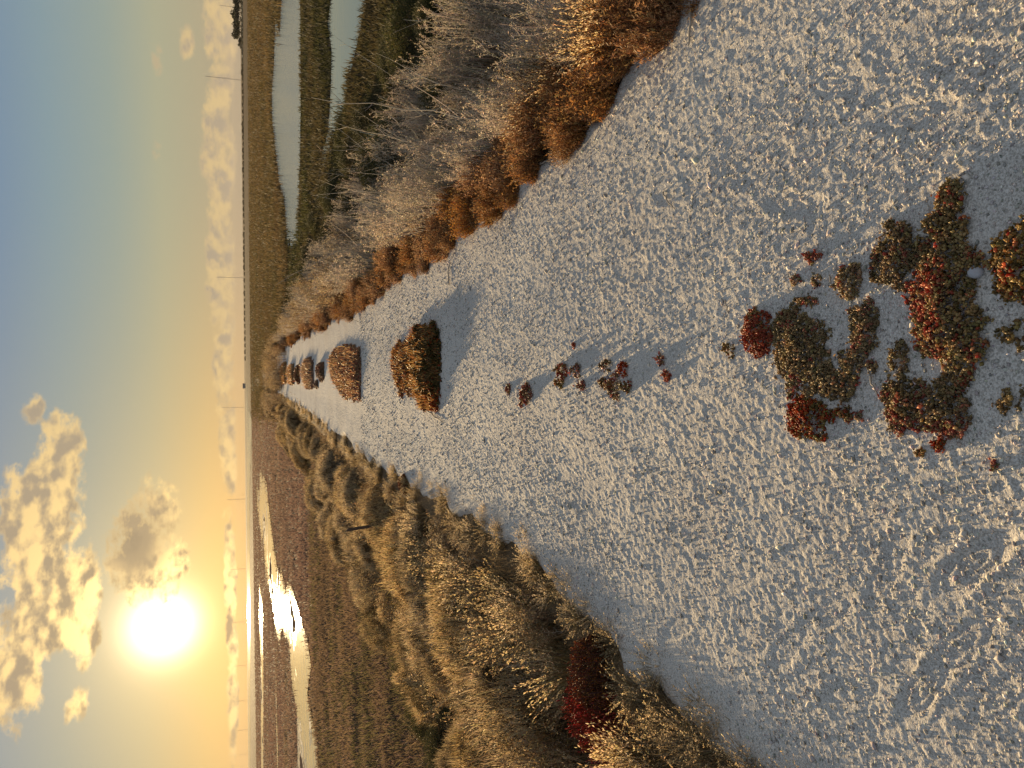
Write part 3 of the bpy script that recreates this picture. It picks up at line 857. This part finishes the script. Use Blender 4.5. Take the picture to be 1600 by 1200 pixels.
for y in ys_:
    o_ = 0.28 + 2.3 * rng.uniform(0, 1) ** 1.2
    k_weed.put(xR(y) + o_, y, rng.uniform(0.5, 0.95) * (0.78 if y < 5.5 else 1), 'dry grey beige weed with curled seed heads in the thicket away from the sun', 'grey weed thicket')
for y in edge_rows(46, 12, 60):
    k_tan.put(xR(min(y, PATH_END)) + rng.uniform(0.3, 1.6), y, rng.uniform(0.9, 1.3), 'tan seeded weed in the far part of the bank away from the sun', 'far tan weeds')
for y in np.exp(rng.uniform(math.log(2.6), math.log(18), 46)):
    k_stalk.put(xR(y) + rng.uniform(0.5, 3.0), y, rng.uniform(0.7, 1.2), 'thin bare grey stalk with a few side twigs rising above the grey weeds', 'bare stalks in the grey weeds')
for i in range(64):
    y = math.exp(rng.uniform(math.log(4.5), math.log(30)))
    x = xR(min(y, PATH_END)) + rng.uniform(2.0, 4.4)
    if wet(np.array([x]), np.array([y]))[0]:
        continue
    k_shrub.put(x, y, rng.uniform(0.5, 1.0), 'dark green leafy shrub low on the slope between grey weeds and blue pond', 'dark green shrubs by the pond')

# bank towards the sun
for y in edge_rows(90, 1.6, 36):
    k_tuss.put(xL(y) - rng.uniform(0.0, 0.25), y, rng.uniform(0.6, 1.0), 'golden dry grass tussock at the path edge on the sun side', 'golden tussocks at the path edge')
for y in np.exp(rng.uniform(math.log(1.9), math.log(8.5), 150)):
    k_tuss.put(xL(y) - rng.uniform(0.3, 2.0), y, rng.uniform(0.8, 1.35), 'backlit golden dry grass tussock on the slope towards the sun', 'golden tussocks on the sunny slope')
for y in np.exp(rng.uniform(math.log(2.6), math.log(18), 150)):
    k_tan.put(xL(min(y, PATH_END)) - rng.uniform(0.25, 2.4), y, rng.uniform(0.7, 1.15), 'brown seeded weed among the golden grass towards the sun', 'brown weeds on the sunny slope')
for (x, y, s) in [(690, 985, 1.0), (705, 960, .9), (720, 1000, .9), (672, 1010, .95), (735, 965, .8), (700, 1025, .85), (660, 975, .8)]:
    q = at(x, y, -0.25)
    k_pale.put(q.x, q.y, s * 1.1, 'pale whitish fluffy weed within the patch standing in the golden grass', 'pale fluffy weeds')
for (x, y, zb, s, lab) in [(905, 1110, -0.06, 1.1, 'deep red glasswort bush at the photo edge among golden grass'), (905, 1190, -0.06, 1.1, 'dark red glasswort bush half cut by the photo edge'),
                       (950, 1050, -0.06, 1.0, 'brown red glasswort bush nearest to the path on the sun side'), (950, 1110, -0.05, .95, 'rusty brown glasswort bush beside the deep red one'),
                       (770, 1000, -0.2, 0.7, 'small dark red glasswort deep in the golden grass'), (640, 756, -0.05, .45, 'small brown red plant in the shade at the path edge')]:
    q = at(x, y, zb)
    (k_red if 'deep' in lab or 'dark red' in lab else k_rust).put(q.x, q.y, s, lab, 'red glasswort bushes', cap=0.31)
for i, y in enumerate(np.exp(np.linspace(math.log(5.2), math.log(46), 34))):
    y = y * math.exp(rng.normal(0, 0.03))
    k_mound.put(xL(min(y, PATH_END)) - rng.uniform(0.75, 1.2), y, rng.uniform(0.65, 0.95), 'dark domed shrub with painted rim-lit golden top in the row beside the sunward path edge', 'golden rimmed shrubs by the path')
    k_mound.put(xL(min(y, PATH_END)) - rng.uniform(1.7, 3.0), y * 1.04, rng.uniform(0.7, 1.05), 'dark domed shrub with painted rim-lit golden top low down beside the sunlit marsh', 'golden rimmed shrubs by the marsh')
for (x, y, s_) in [(700, 1080, .8), (660, 1120, .7), (760, 1150, .7), (640, 1040, .8), (690, 1180, .8)]:
    q = at(x, y, -0.75)
    k_shrub.put(q.x, q.y, s_, 'olive green leafy shrub at the foot of the golden grass towards the sunlit marsh', 'olive shrubs by the sunlit marsh')
for y in np.exp(rng.uniform(math.log(2.2), math.log(10), 26)):
    k_stalk.put(xL(y) - rng.uniform(0.3, 2.4), y, rng.uniform(0.5, 0.85), 'thin bare stalk rising out of the golden grass towards the sun', 'bare stalks in the golden grass')
# growth that closes the far end of the path
for i in range(44):
    y = rng.uniform(PATH_END - 6, PATH_END + 18); x = rng.uniform(-1.3, 1.5)
    k_tan.put(x, y, rng.uniform(1.0, 1.5), 'tan weed in the clump that closes the far end of the path', 'weeds at the far end of the path', z=-0.05, cap=0)
for i in range(9):
    y = rng.uniform(PATH_END - 2, PATH_END + 14); x = rng.uniform(-1.4, 1.7)
    k_mound.put(x, y, rng.uniform(0.6, 0.9), 'brown shrub with painted rim-lit top in the clump that closes the far end of the path', 'shrubs at the far end of the path', z=-0.05, cap=0)

# ------------------------------------------------------------------ succulent mats growing on the path
OLIVE = ((0.34, 0.225, 0.085), (0.42, 0.28, 0.11), (0.26, 0.175, 0.065), (0.50, 0.35, 0.15))
REDC = ((0.46, 0.10, 0.05), (0.40, 0.085, 0.045), (0.54, 0.20, 0.085))
RUST = ((0.38, 0.21, 0.10), (0.46, 0.27, 0.13), (0.30, 0.15, 0.07))
def mat(poly, label, h=0.045, red=lambda x, y: 0.1, bead=0.0056, dens=2.1, group='succulent mats on the path', base_cols=OLIVE, seed=0, name='sea_blite_mat', spiky=0):
    rs = np.random.default_rng(900 + seed)
    W_ = np.array([[at(x, y, 0).x, at(x, y, 0).y] for x, y in poly])
    cen = W_.mean(0)
    lo, hi = W_.min(0), W_.max(0)
    area = 0.5 * abs(np.sum(W_[:, 0] * np.roll(W_[:, 1], -1) - W_[:, 1] * np.roll(W_[:, 0], -1)))
    n0 = int(min(9000, max(60, dens * area / (bead * 1.7) ** 2)))
    boxa = np.prod(hi - lo)
    n = int(n0 * boxa / max(area, 1e-6))
    pts = rs.uniform(lo - 0.01, hi + 0.01, (n, 2))
    fq = 30 if spiky == 0 else 9
    jit = pts + (np.stack([fbm(pts[:, 0] * fq, pts[:, 1] * fq, 3, 61), fbm(pts[:, 0] * fq, pts[:, 1] * fq, 3, 63)], 1) - 0.5) * (0.10 if spiky == 0 else 0.24) * min(1, 3 * math.sqrt(area))
    if spiky:
        jit = jit + (np.stack([fbm(pts[:, 0] * 34, pts[:, 1] * 34, 2, 65), fbm(pts[:, 0] * 34, pts[:, 1] * 34, 2, 67)], 1) - 0.5) * np.array([0.16, 0.30])
    ok = in_poly(jit[:, 0], jit[:, 1], W_)
    pts = pts[ok]; jit = jit[ok]; n = len(pts)
    if n < 5:
        return
    # distance to outline gives the domed profile
    dd = np.full(n, 9.0)
    for i in range(len(W_)):
        a, b = W_[i], W_[(i + 1) % len(W_)]
        ab = b - a; tt = np.clip(((jit - a) @ ab) / max(ab @ ab, 1e-9), 0, 1)
        dd = np.minimum(dd, np.linalg.norm(jit - (a + tt[:, None] * ab), axis=1))
    x_near = np.mean([q_[0] for q_ in poly]) > 1100
    scale_r = max(0.02, min(0.10, 0.45 * math.sqrt(area))) if not spiky else 0.3 * math.sqrt(area)
    low_ = 0.25 if not spiky else 0.10
    top = (h * 0.75 if x_near else h) * (low_ + (1 - low_) * sstep(0, scale_r, dd)) * (0.55 + 0.9 * fbm(pts[:, 0] * 16, pts[:, 1] * 16, 3, 71))
    zz = top * np.where(rs.uniform(0, 1, n) < 0.7, rs.uniform(0.75, 1.05, n), rs.uniform(0.15, 0.8, n))
    rr = np.array([red(*v_) for v_ in (pts - lo) / np.maximum(hi - lo, 1e-6)])
    isr = rs.uniform(0, 1, n) < np.clip(rr + (fbm(pts[:, 0] * 22, pts[:, 1] * 22, 2, 81) - 0.5) * 0.9 * (rr > 0.03), 0, 1)
    c = np.where(isr[:, None], vary(REDC, n, 0.18, rs), vary(base_cols, n, 0.2, rs))
    C = np.stack([pts[:, 0] - cen[0], pts[:, 1] - cen[1], zz], 1)
    D = rs.normal(0, 0.6, (n, 3)); D[:, 2] += 1.0
    lm = MB()
    b_ = bead * rs.uniform(0.7, 1.3, n)
    beads(lm, C, D, b_ * 1.2, b_ * 0.78, c)
    k = 2
    Ck = np.repeat(C, k, 0) + rs.normal(0, bead * 0.8, (n * k, 3)); Ck[:, 2] = np.maximum(Ck[:, 2], 0.002)
    beads(lm, Ck, rs.normal(0, 0.7, (n * k, 3)) + [0, 0, .8], np.repeat(b_, k) * 0.95, np.repeat(b_, k) * .6, np.clip(np.repeat(c, k, 0) * rs.uniform(.8, 1.15, (n * k, 1)), 0, 1))
    if spiky:
        m = spiky; ii = rs.integers(0, n, m)
        cc = vary(((0.46, 0.30, 0.14), (0.32, 0.18, 0.08), (0.36, 0.16, 0.07)), m, .15, rs)
        blades(lm, C[ii], rs.uniform(0, 6.28, m), rs.uniform(.1, .9, m), rs.uniform(0.02, 0.085, m) * min(2.2, bead / 0.0085), np.full(m, 0.005) * min(2.5, bead / 0.0085), cc, cc, .35, rs)
    if name == 'sea_blite_sprig' or area < 0.02 or dens < 1:
        o = ob(name, lm.mesh(name, M_FLESH, True)); o.location = (cen[0], cen[1], pz(cen[0], cen[1]) - 0.002)
        return tag(o, label, 'plant', group)
    sm = MB(); ns = max(6, n // 5); ii = rs.integers(0, n, ns)
    root = C[ii] * np.array([0.93, 0.93, 0]); root[:, 2] = -0.005
    tubes(sm, np.stack([root, (root + C[ii]) * .5 + rs.normal(0, 0.002, (ns, 3)), C[ii]], 1), np.array([[0.0016, 0.0014, 0.001]]), vary((0.12, 0.06, 0.03), ns, .2, rs))
    o = ob(name, lm.mesh('sea_blite_leaves', M_FLESH, True)); o.location = (cen[0], cen[1], pz(cen[0], cen[1]) - 0.002)
    ob('stems', sm.mesh('stems', M_TWIG), o)
    tag(o, label, 'plant', group)
    return o
def cr(pts):       # points read off the enlarged crop of the photograph
    return [(1100 + x / 2.4, 250 + y / 2.4) for x, y in pts]
S = [0]
def M_(pts, label, **kw):
    S[0] += 1
    return mat(pts, label, seed=S[0], **kw)
# world box coordinates inside a mat: first 0 = sun side of the photo's bottom, second 0 = nearest
M_(cr([(155, 640), (170, 575), (205, 553), (250, 575), (275, 640), (260, 720), (215, 755), (170, 710)]), 'crimson round succulent clump at the far tip of the near mats', h=0.055, red=lambda x, y: 0.85)
M_(cr([(280, 560), (340, 530), (420, 570), (470, 640), (480, 740), (520, 800), (590, 850), (570, 890), (540, 920), (460, 900), (440, 880), (330, 870), (290, 800), (270, 720)]),
   'wide flat olive succulent mat between two crimson clumps', h=0.042, red=lambda x, y: 0.04)
M_(cr([(322, 930), (345, 890), (400, 880), (460, 930), (545, 945), (572, 985), (500, 975), (460, 1000), (470, 1060), (400, 1045), (335, 1020)]), 'red and olive succulent clump at the sunward end of the wide olive mat', h=0.05, red=lambda x, y: 0.75 if y > .55 else .3)
M_(cr([(500, 470), (535, 390), (600, 395), (603, 500), (570, 525), (530, 505)]), 'small olive succulent mat with a pointed top beside grey twigs', h=0.04, red=lambda x, y: .08)
M_(cr([(570, 540), (640, 535), (670, 600), (665, 690), (640, 720), (668, 800), (610, 790), (590, 850), (530, 800), (525, 730), (570, 700), (560, 610)]), 'narrow yellow olive succulent mat in the middle of the near mats', h=0.042, red=lambda x, y: .06)
M_(cr([(635, 360), (690, 290), (760, 240), (805, 270), (835, 330), (825, 430), (795, 475), (700, 490), (640, 430)]), 'dense olive succulent mat touching the largest mat', h=0.045, red=lambda x, y: .05)
M_(cr([(880, 170), (925, 85), (985, 150), (950, 210), (1000, 290), (1060, 370), (1030, 450), (1060, 560), (1085, 690), (1020, 770), (980, 835), (900, 770), (830, 730), (788, 690), (800, 600), (788, 480), (825, 420), (835, 260)]),
   'largest succulent mat, olive with a spire tip and a red middle', h=0.055, red=lambda x, y: .5 if (.05 < x < .62 and y > .45) else (.3 if x < .3 else .08))
M_(cr([(1075, 380), (1130, 280), (1200, 225), (1330, 200), (1350, 560), (1200, 545), (1150, 545), (1120, 470)]), 'dark olive succulent mat cut by the near edge of the photo', h=0.055, red=lambda x, y: .12)
M_(cr([(702, 710), (755, 678), (785, 730), (770, 800), (720, 815)]), 'small brown olive succulent mat next to the white shells', h=0.04, red=lambda x, y: .12)
M_(cr([(685, 900), (720, 810), (800, 820), (860, 840), (930, 780), (980, 850), (1000, 930), (1012, 1000), (940, 1045), (860, 1010), (800, 1000), (750, 1035), (695, 985)]),
   'succulent mat with dark olive top and red lower fringe', h=0.052, red=lambda x, y: .6 if x < .3 else (.25 if y > .8 else .04))
M_(cr([(1115, 640), (1200, 590), (1260, 640), (1215, 715), (1140, 690)]), 'sparse dark succulent patch near the white pebble', h=0.02, dens=.7, red=lambda x, y: .0)
M_(cr([(1095, 925), (1150, 850), (1230, 860), (1210, 930), (1150, 950)]), 'sparse dark succulent patch cut by the near edge of the photo', h=0.02, dens=.7, red=lambda x, y: .0)
def blob(x, y, rx, ry, k=8, seed=0):
    rs = np.random.default_rng(seed + 40)
    return [(x + rx * rs.uniform(.7, 1.2) * math.cos(q), y + ry * rs.uniform(.7, 1.2) * math.sin(q)) for q in np.linspace(0, 2 * math.pi, k, endpoint=False)]
SMALL = [(1275, 400, 15, 13, .75, 'small red succulent clump standing alone above the near mats'), (1247, 440, 8, 9, .3, 'tiny brown clump just beside the small red clump'), (1281, 438, 8, 10, .05, 'tiny olive clump below the small red clump'),
         (1268, 470, 16, 9, .05, 'thin olive clump between red clump and wide olive mat'), (1146, 547, 9, 11, .15, 'lone brown clump beyond the crimson clump'), (1472, 692, 10, 14, .6, 'loose red crumbs of plant beside the red fringed mat'),
         (1558, 725, 6, 7, .5, 'lone tiny brown sprig towards the sun from the near mats'), (1394, 352, 7, 9, .2, 'tiny brown clump near the dense olive mat'),
         (1348, 648, 5, 8, .2, 'tiny brown sprig near the red fringed mat'), (1443, 707, 7, 5, .3, 'tiny sprig by the loose red crumbs'),
         (1327, 648, 10, 14, .5, 'small red brown clump at the foot of the narrow mat'),
         (827, 617, 8, 17, .55, 'stout red brown sprig with the longest shadow, first of the sprig row'), (797, 607, 4, 9, .5, 'small red brown sprig farthest along the sprig row'), (816, 631, 4, 5, .5, 'tiny sprig beside the stout red brown one'),
         (886, 578, 8, 15, .5, 'tall brown sprig in the middle of the sprig row'), (881, 594, 5, 12, .1, 'thin olive sprig beside the tall brown one'), (906, 580, 5, 14, .6, 'narrow red brown sprig in the sprig row'), (914, 603, 6, 10, .6, 'short red brown sprig below the narrow one'),
         (954, 572, 9, 12, .05, 'grey olive sprig in the sprig row'), (947, 598, 6, 9, .1, 'faint olive sprig in the sprig row'), (968, 602, 9, 22, .3, 'tallest olive brown sprig of the sprig row'), (981, 575, 7, 11, .95, 'bright red sprig in the sprig row'),
         (987, 602, 6, 10, .2, 'thin brown sprig beside the tallest one'), (1039, 562, 6, 11, .7, 'red brown sprig with a long blue shadow near the crimson clump'), (1047, 588, 5, 11, .7, 'short red brown sprig next to the shadowed one'), (900, 540, 4, 4, .8, 'tiny red dot of a sprig on bare shell')]
for i, (x, y, rx, ry, r_, lab) in enumerate(SMALL):
    big = 1.0 if x > 1100 else 0.8
    M_(blob(x, y, rx * big, ry, 8, i), lab, h=0.035 if x > 1100 else 0.05 * min(1.3, ry / 13), red=(lambda r_: (lambda a_, b_: r_))(r_), bead=0.005 if x > 1100 else 0.006, dens=2.2, group='small sprigs on the path', name='sea_blite_sprig')
# the bushy clumps in the middle of the path farther on
M_([(650, 512), (668, 505), (688, 512), (690, 545), (692, 575), (688, 610), (686, 642), (668, 634), (655, 612), (650, 585), (652, 560), (648, 535)], 'tall green bush with a golden crest and a long blue shadow on the path', h=0.10, red=lambda x, y: .75 if x < .18 else .06,
   bead=0.0085, dens=3.2, base_cols=((0.12, 0.095, 0.03), (0.17, 0.125, 0.045), (0.09, 0.075, 0.025), (0.24, 0.16, 0.06)), group='bushes in the middle of the path', name='path_bush', spiky=2200)
M_([(616, 560), (622, 540), (640, 528), (648, 545), (648, 580), (650, 610), (640, 622), (627, 612), (620, 590)], 'rusty low bush right behind the tall green bush', h=0.06, red=lambda x, y: .25, bead=0.008, dens=2.5, base_cols=RUST, group='bushes in the middle of the path', name='path_bush', spiky=700)
M_([(516, 560), (525, 545), (545, 540), (563, 545), (566, 580), (565, 622), (555, 626), (540, 615), (528, 605), (520, 590)], 'rust brown bush in the path, second from the tall green one', h=0.085, red=lambda x, y: .2, bead=0.012, dens=2.5, base_cols=RUST, group='bushes in the middle of the path', name='path_bush', spiky=1200)
M_([(473, 575), (478, 562), (490, 562), (491, 590), (489, 607), (480, 606), (475, 590)], 'brown bush in the path, third from the tall green one', h=0.09, red=lambda x, y: .1, bead=0.016, dens=2.5, base_cols=RUST, group='bushes in the middle of the path', name='path_bush', spiky=800)
M_([(500, 568), (507, 566), (508, 590), (504, 597), (500, 588)], 'thin brown streak of growth before the third path bush', h=0.08, red=lambda x, y: .15, bead=0.015, dens=2.0, base_cols=RUST, group='bushes in the middle of the path', name='path_bush')
M_([(494, 596), (498, 595), (498, 606), (494, 607)], 'tiny brown clump beside the third path bush', h=0.08, red=lambda x, y: .1, bead=0.014, dens=2.0, base_cols=RUST, group='bushes in the middle of the path', name='path_bush')
M_([(466, 571), (469, 570), (469, 600), (466, 598)], 'thin far streak of growth behind the third path bush', h=0.10, red=lambda x, y: .1, bead=0.02, dens=2.0, base_cols=RUST, group='bushes in the middle of the path', name='path_bush')
M_([(453, 572), (460, 570), (460, 600), (453, 598)], 'far brown bush in the path, fourth from the tall green one', h=0.08, red=lambda x, y: .05, bead=0.025, dens=2.5, base_cols=((0.34, 0.21, 0.10), (0.44, 0.28, 0.13)), group='bushes in the middle of the path', name='path_bush', spiky=700)
M_([(441, 570), (448, 568), (448, 598), (441, 597)], 'farthest brown bush in the middle of the path', h=0.10, red=lambda x, y: .02, bead=0.035, dens=2.5, base_cols=((0.36, 0.23, 0.11), (0.46, 0.30, 0.14)), group='bushes in the middle of the path', name='path_bush', spiky=700)

# ------------------------------------------------------------------ bits lying about
M_STONE = solid_mat('pebble_stone', (0.40, 0.40, 0.41), 0.6, 0.25, 90)
M_STICK = solid_mat('weathered_stick', (0.34, 0.29, 0.23), 0.8, 0.3, 60)
M_STAKE = solid_mat('dark_stake', (0.09, 0.06, 0.045), 0.8, 0.3, 40)
import bmesh
def pebble(x, y, r, label):
    bm = bmesh.new(); bmesh.ops.create_icosphere(bm, subdivisions=3, radius=1)
    for v in bm.verts:
        k = 1 + 0.22 * (float(fbm(np.array([v.co.x * 1.6 + 5]), np.array([v.co.y * 1.6 + v.co.z]), 2, 3)[0]) - 0.5)
        v.co = Vector((v.co.x * r * 1.05 * k, v.co.y * r * 1.3 * k, v.co.z * r * 0.75 * k))
    me = bpy.data.meshes.new('pebble'); bm.to_mesh(me); bm.free(); me.materials.append(M_STONE)
    for pl in me.polygons: pl.use_smooth = True
    q = at(x, y, 0.02); o = ob('pebble', me); o.location = (q.x, q.y, pz(q.x, q.y) + r * 0.5)
    tag(o, label, 'pebble')
pebble(1522, 425, 0.014, 'smooth pale grey pebble lying in the largest succulent mat')
pebble(1333, 166, 0.008, 'small light pebble on bare shell away from the mats')
def stick(pts, r, label, z=0.008):
    P = []
    for x, y in pts:
        q = at(x, y, 0.0); P.append((q.x, q.y, pz(q.x, q.y) + r + z))
    P = np.array(P); s = np.linspace(0, 1, len(P))
    # resample with a small wander
    k = 9; tt = np.linspace(0, 1, k)
    Q = np.stack([np.interp(tt, s, P[:, i]) for i in range(3)], 1)
    Q[1:-1] += rng.normal(0, r * 0.8, (k - 2, 3)) * [1, 1, .3]
    c0 = Q[0].copy()
    mb = MB(); tubes(mb, (Q - c0)[None], (r * (1.1 - 0.6 * tt))[None], (0.34, 0.29, 0.23), 5)
    o = ob('twig', mb.mesh('twig', M_STICK, True)); o.location = c0
    tag(o, label, 'twig')
stick([(668, 640), (680, 651), (694, 660)], 0.006, 'pale forked looking twig at the foot of the tall green bush')
stick([(845, 256), (858, 252), (868, 249)], 0.004, 'short white twig lying at the rust orange path edge')
stick([(1083, 5), (1084, 40), (1081, 72)], 0.006, 'straight brown stick on the shell in the top of the photo')
stick([(1038, 300), (1046, 318), (1056, 326)], 0.0035, 'thin bent twig on the bare shell above the sprig row')
stick([(703, 445), (702, 425), (706, 410)], 0.005, 'short dark twig near the path edge behind the tall bush')
stick([(1366, 578), (1372, 600), (1380, 617)], 0.0028, 'thin grey twig beside the narrow yellow olive mat')
stick([(1304, 430), (1307, 445), (1312, 452)], 0.0025, 'tiny grey straw beside the small pointed mat')
stick([(1140, 470), (1143, 485), (1146, 490)], 0.0025, 'tiny curved straw lying beyond the crimson clump')
# a short stake on the slope towards the sun
q = at(628, 815, -0.3)
bm = bmesh.new(); bmesh.ops.create_cone(bm, cap_ends=True, segments=8, radius1=0.022, radius2=0.018, depth=0.75)
bmesh.ops.subdivide_edges(bm, edges=[e for e in bm.edges if abs(e.verts[0].co.z - e.verts[1].co.z) > 0.1], cuts=4)
for v in bm.verts:
    v.co.x += 0.004 * math.sin(v.co.z * 9); v.co.z += 0.345
    if v.co.z > 0.7: v.co.z -= 0.02 * (v.co.x * 30)
me = bpy.data.meshes.new('wooden_stake'); bm.to_mesh(me); bm.free(); me.materials.append(M_STAKE)
o = ob('wooden_stake', me); o.location = (q.x, q.y, float(gz(q.x, q.y)) - 0.03); o.rotation_euler = (R(3), R(-4), 0)
tag(o, 'short dark wooden stake standing in the golden grass', 'stake')

# ------------------------------------------------------------------ far away: masts, trees, a building
M_MAST = solid_mat('mast_steel', (0.30, 0.28, 0.27), 0.6, 0.1, 0.2)
def mast(x, y, xb, H, label):
    a0, e0 = azel(x, y)
    dist = (H + MARSH - EYE.z) / math.tan(R(e0))
    px, py = dist * math.sin(R(a0)), dist * math.cos(R(a0))
    e = ob('radio_mast', None); e.location = (px, py, MARSH)
    mb = MB(); k = 14
    zz = np.linspace(0, H, k)
    legs = []
    for i in range(3):
        t0 = 2 * math.pi * i / 3
        w_ = 1.7 - 0.5 * zz / H
        legs.append(np.stack([w_ * math.cos(t0), w_ * math.sin(t0), zz], 1) if False else np.stack([w_ * np.cos(t0), w_ * np.sin(t0), zz], 1))
    tubes(mb, np.array(legs), 0.22, (0.2, 0.2, 0.2), 4)
    br = []
    for j in range(k - 1):
        for i in range(3):
            br.append([legs[i][j], (legs[i][j] + legs[(i + 1) % 3][j + 1]) / 2, legs[(i + 1) % 3][j + 1]])
    tubes(mb, np.array(br), 0.14, (0.2, 0.2, 0.2), 3)
    ob('lattice_tower', mb.mesh('lattice_tower', M_MAST), e)
    for i in range(3):
        t0 = 2 * math.pi * i / 3 + 0.5
        g = []
        for hh in (0.55, 0.95):
            A = np.array([0, 0, H * hh]); B = np.array([0.34 * H * math.cos(t0), 0.34 * H * math.sin(t0), 0])
            s = np.linspace(0, 1, 6)[:, None]; q_ = A * (1 - s) + B * s; q_[:, 2] -= 2.0 * (4 * s * (1 - s))[:, 0]; q_[-1, 2] = 0
            g.append(q_)
        m2 = MB(); tubes(m2, np.array(g), 0.16, (.2, .2, .2), 3)
        ob('guy_wire', m2.mesh('guy_wire', M_MAST), e)
    ob('antenna', (lambda m3: (tubes(m3, np.array([[[0, 0, H - 1], [0, 0, H + 2.5], [0, 0, H + 5]]]), 0.3, (.2, .2, .2), 4), m3.mesh('antenna', M_MAST))[1])(MB()), e)
    tag(e, label, 'mast', 'radio masts on the horizon')
for x, y, H, lab in [(343, 8, 90, 'faint thin radio mast over the dark trees at the top edge of the photo'), (322, 119, 110, 'tallest guyed radio mast, beside the dark far trees'), (339, 433, 110, 'second tallest radio mast, standing before the low cloud bank'),
                     (348, 637, 110, 'radio mast in line with the far end of the path'), (355, 781, 110, 'radio mast above the tip of the bright pond, away from the sun glow'), (361, 890, 110, 'radio mast just beside the sun glow, on the side of the path'),
                     (363, 973, 110, 'radio mast straight below the sun'), (367, 1041, 110, 'radio mast next after the one below the sun, away from the path'), (368, 1096, 105, 'third radio mast from the bottom edge of the photo'),
                     (370, 1142, 105, 'second radio mast from the bottom edge of the photo'), (372, 1180, 105, 'radio mast nearest to the bottom edge of the photo')]:
    mast(x, y, 0, H, lab)

def far_tree(seed, h, w):
    rs = np.random.default_rng(seed)
    n = 700; k = 7
    cc = rs.normal(0, 1, (k, 3)) * [w * .28, w * .28, h * .14] + [0, 0, h * .62]
    ii = rs.integers(0, k, n)
    d = rs.normal(0, 1, (n, 3)); d /= np.linalg.norm(d, axis=1, keepdims=True)
    C = cc[ii] + d * rs.uniform(.5, 1, (n, 1)) * [w * .26, w * .26, h * .2]
    C[:, 2] = np.clip(C[:, 2], h * .12, h * 1.05)
    lm = MB(); leaves(lm, C, rs.normal(0, 1, (n, 3)), h * .11, h * .09, vary(((.035, .04, .02), (.05, .05, .025), (.028, .032, .018)), n, .2, rs), rs)
    sm = MB(); tubes(sm, np.array([[[0, 0, -.3], [0.05 * w, 0, h * .35], [0, .03 * w, h * .75]]]), np.array([[h * .035, h * .025, h * .012]]), (.06, .045, .03), 6)
    br = np.stack([np.tile([[0.03 * w, 0, h * .35]], (k, 1)), (cc + [0, 0, h * .3]) / 2, cc], 1)
    tubes(sm, br, np.array([[h * .014, h * .01, h * .005]]), (.06, .045, .03), 4)
    return sm.mesh('trunk', M_TWIG), lm.mesh('crown', M_FAR)
k_tree = Kind('far_tree', 'tree', [far_tree(700 + i, 10 + i, 11 + i) for i in range(4)])
for i, yy in enumerate([-40, -25, -12, -2, 6, 13, 20, 27, 34, 41, 46, 51, 57, 62, 68]):
    a0, _ = azel(372, yy); D = 880 + rng.uniform(-40, 60)
    s = rng.uniform(.62, .95) * (0.6 if yy > 60 else 1)
    k_tree.put(D * math.sin(R(a0)), D * math.cos(R(a0)), s, 'dark far tree in the grove on the horizon at the top edge of the photo', 'far grove of dark trees', z=MARSH)
k_scrub = Kind('far_shrub', 'shrub', [shrub(760 + i, 5.0, 3.0, 500, ((0.05, 0.045, 0.025), (0.07, 0.058, 0.03)), None, 0, (0.35, 0.8)) for i in range(3)])
for i, yy in enumerate(np.linspace(-60, 560, 62)):
    a0, _ = azel(378, yy); D = 760 + rng.uniform(-30, 40) + max(0, yy) * 0.6
    k_scrub.put(D * math.sin(R(a0)), D * math.cos(R(a0)), rng.uniform(.45, .8), 'low dark scrub in the line along the far shore of the flats', 'far scrub line', z=MARSH - 0.1)
# a low building far off on the shore
a0, _ = azel(380, 603); D = 1500
e = ob('far_building', None); e.location = (D * math.sin(R(a0)), D * math.cos(R(a0)), MARSH)
bm = bmesh.new(); bmesh.ops.create_cube(bm, size=1)
for v in bm.verts: v.co = Vector((v.co.x * 9, v.co.y * 7, (v.co.z + .5) * 3.2))
me = bpy.data.meshes.new('wall'); bm.to_mesh(me); bm.free(); me.materials.append(solid_mat('far_wall', (.35, .33, .31), .8, .15, .5)); ob('wall', me, e)
bm = bmesh.new(); vs = [bm.verts.new(c_) for c_ in [(-5, -4, 3.2), (5, -4, 3.2), (5, 4, 3.2), (-5, 4, 3.2), (-5, 0, 5), (5, 0, 5)]]
for f_ in [(0, 1, 5, 4), (2, 3, 4, 5), (0, 4, 3), (1, 2, 5), (3, 2, 1, 0)]: bm.faces.new([vs[i] for i in f_])
me = bpy.data.meshes.new('roof'); bm.to_mesh(me); bm.free(); me.materials.append(solid_mat('far_roof', (.16, .13, .12), .8, .15, .5)); ob('roof', me, e)
tag(e, 'small grey building far off on the horizon beyond the path end', 'building')

# ------------------------------------------------------------------ evening haze over the flats
HZ = bpy.data.materials.new('haze_air'); HZ.use_nodes = True
t = NT(HZ.node_tree); t.n.clear()
pv = t.n.new('ShaderNodeVolumePrincipled')
pv.inputs['Color'].default_value = (0.62, 0.58, 0.54, 1)
pv.inputs['Density'].default_value = 3.0e-5
pv.inputs['Anisotropy'].default_value = 0.15
o_ = t.n.new('ShaderNodeOutputMaterial'); t.l.new(pv.outputs[0], o_.inputs['Volume'])
bm = bmesh.new(); bmesh.ops.create_cube(bm, size=1)
for v in bm.verts:
    v.co = Vector((v.co.x * 27200, v.co.y * 27200, -3.0 if v.co.z < 0 else 135.0))
me = bpy.data.meshes.new('haze'); bm.to_mesh(me); bm.free(); me.materials.append(HZ)
tag(ob('haze', me), kind='stuff')
SC.cycles.volume_bounces = 0
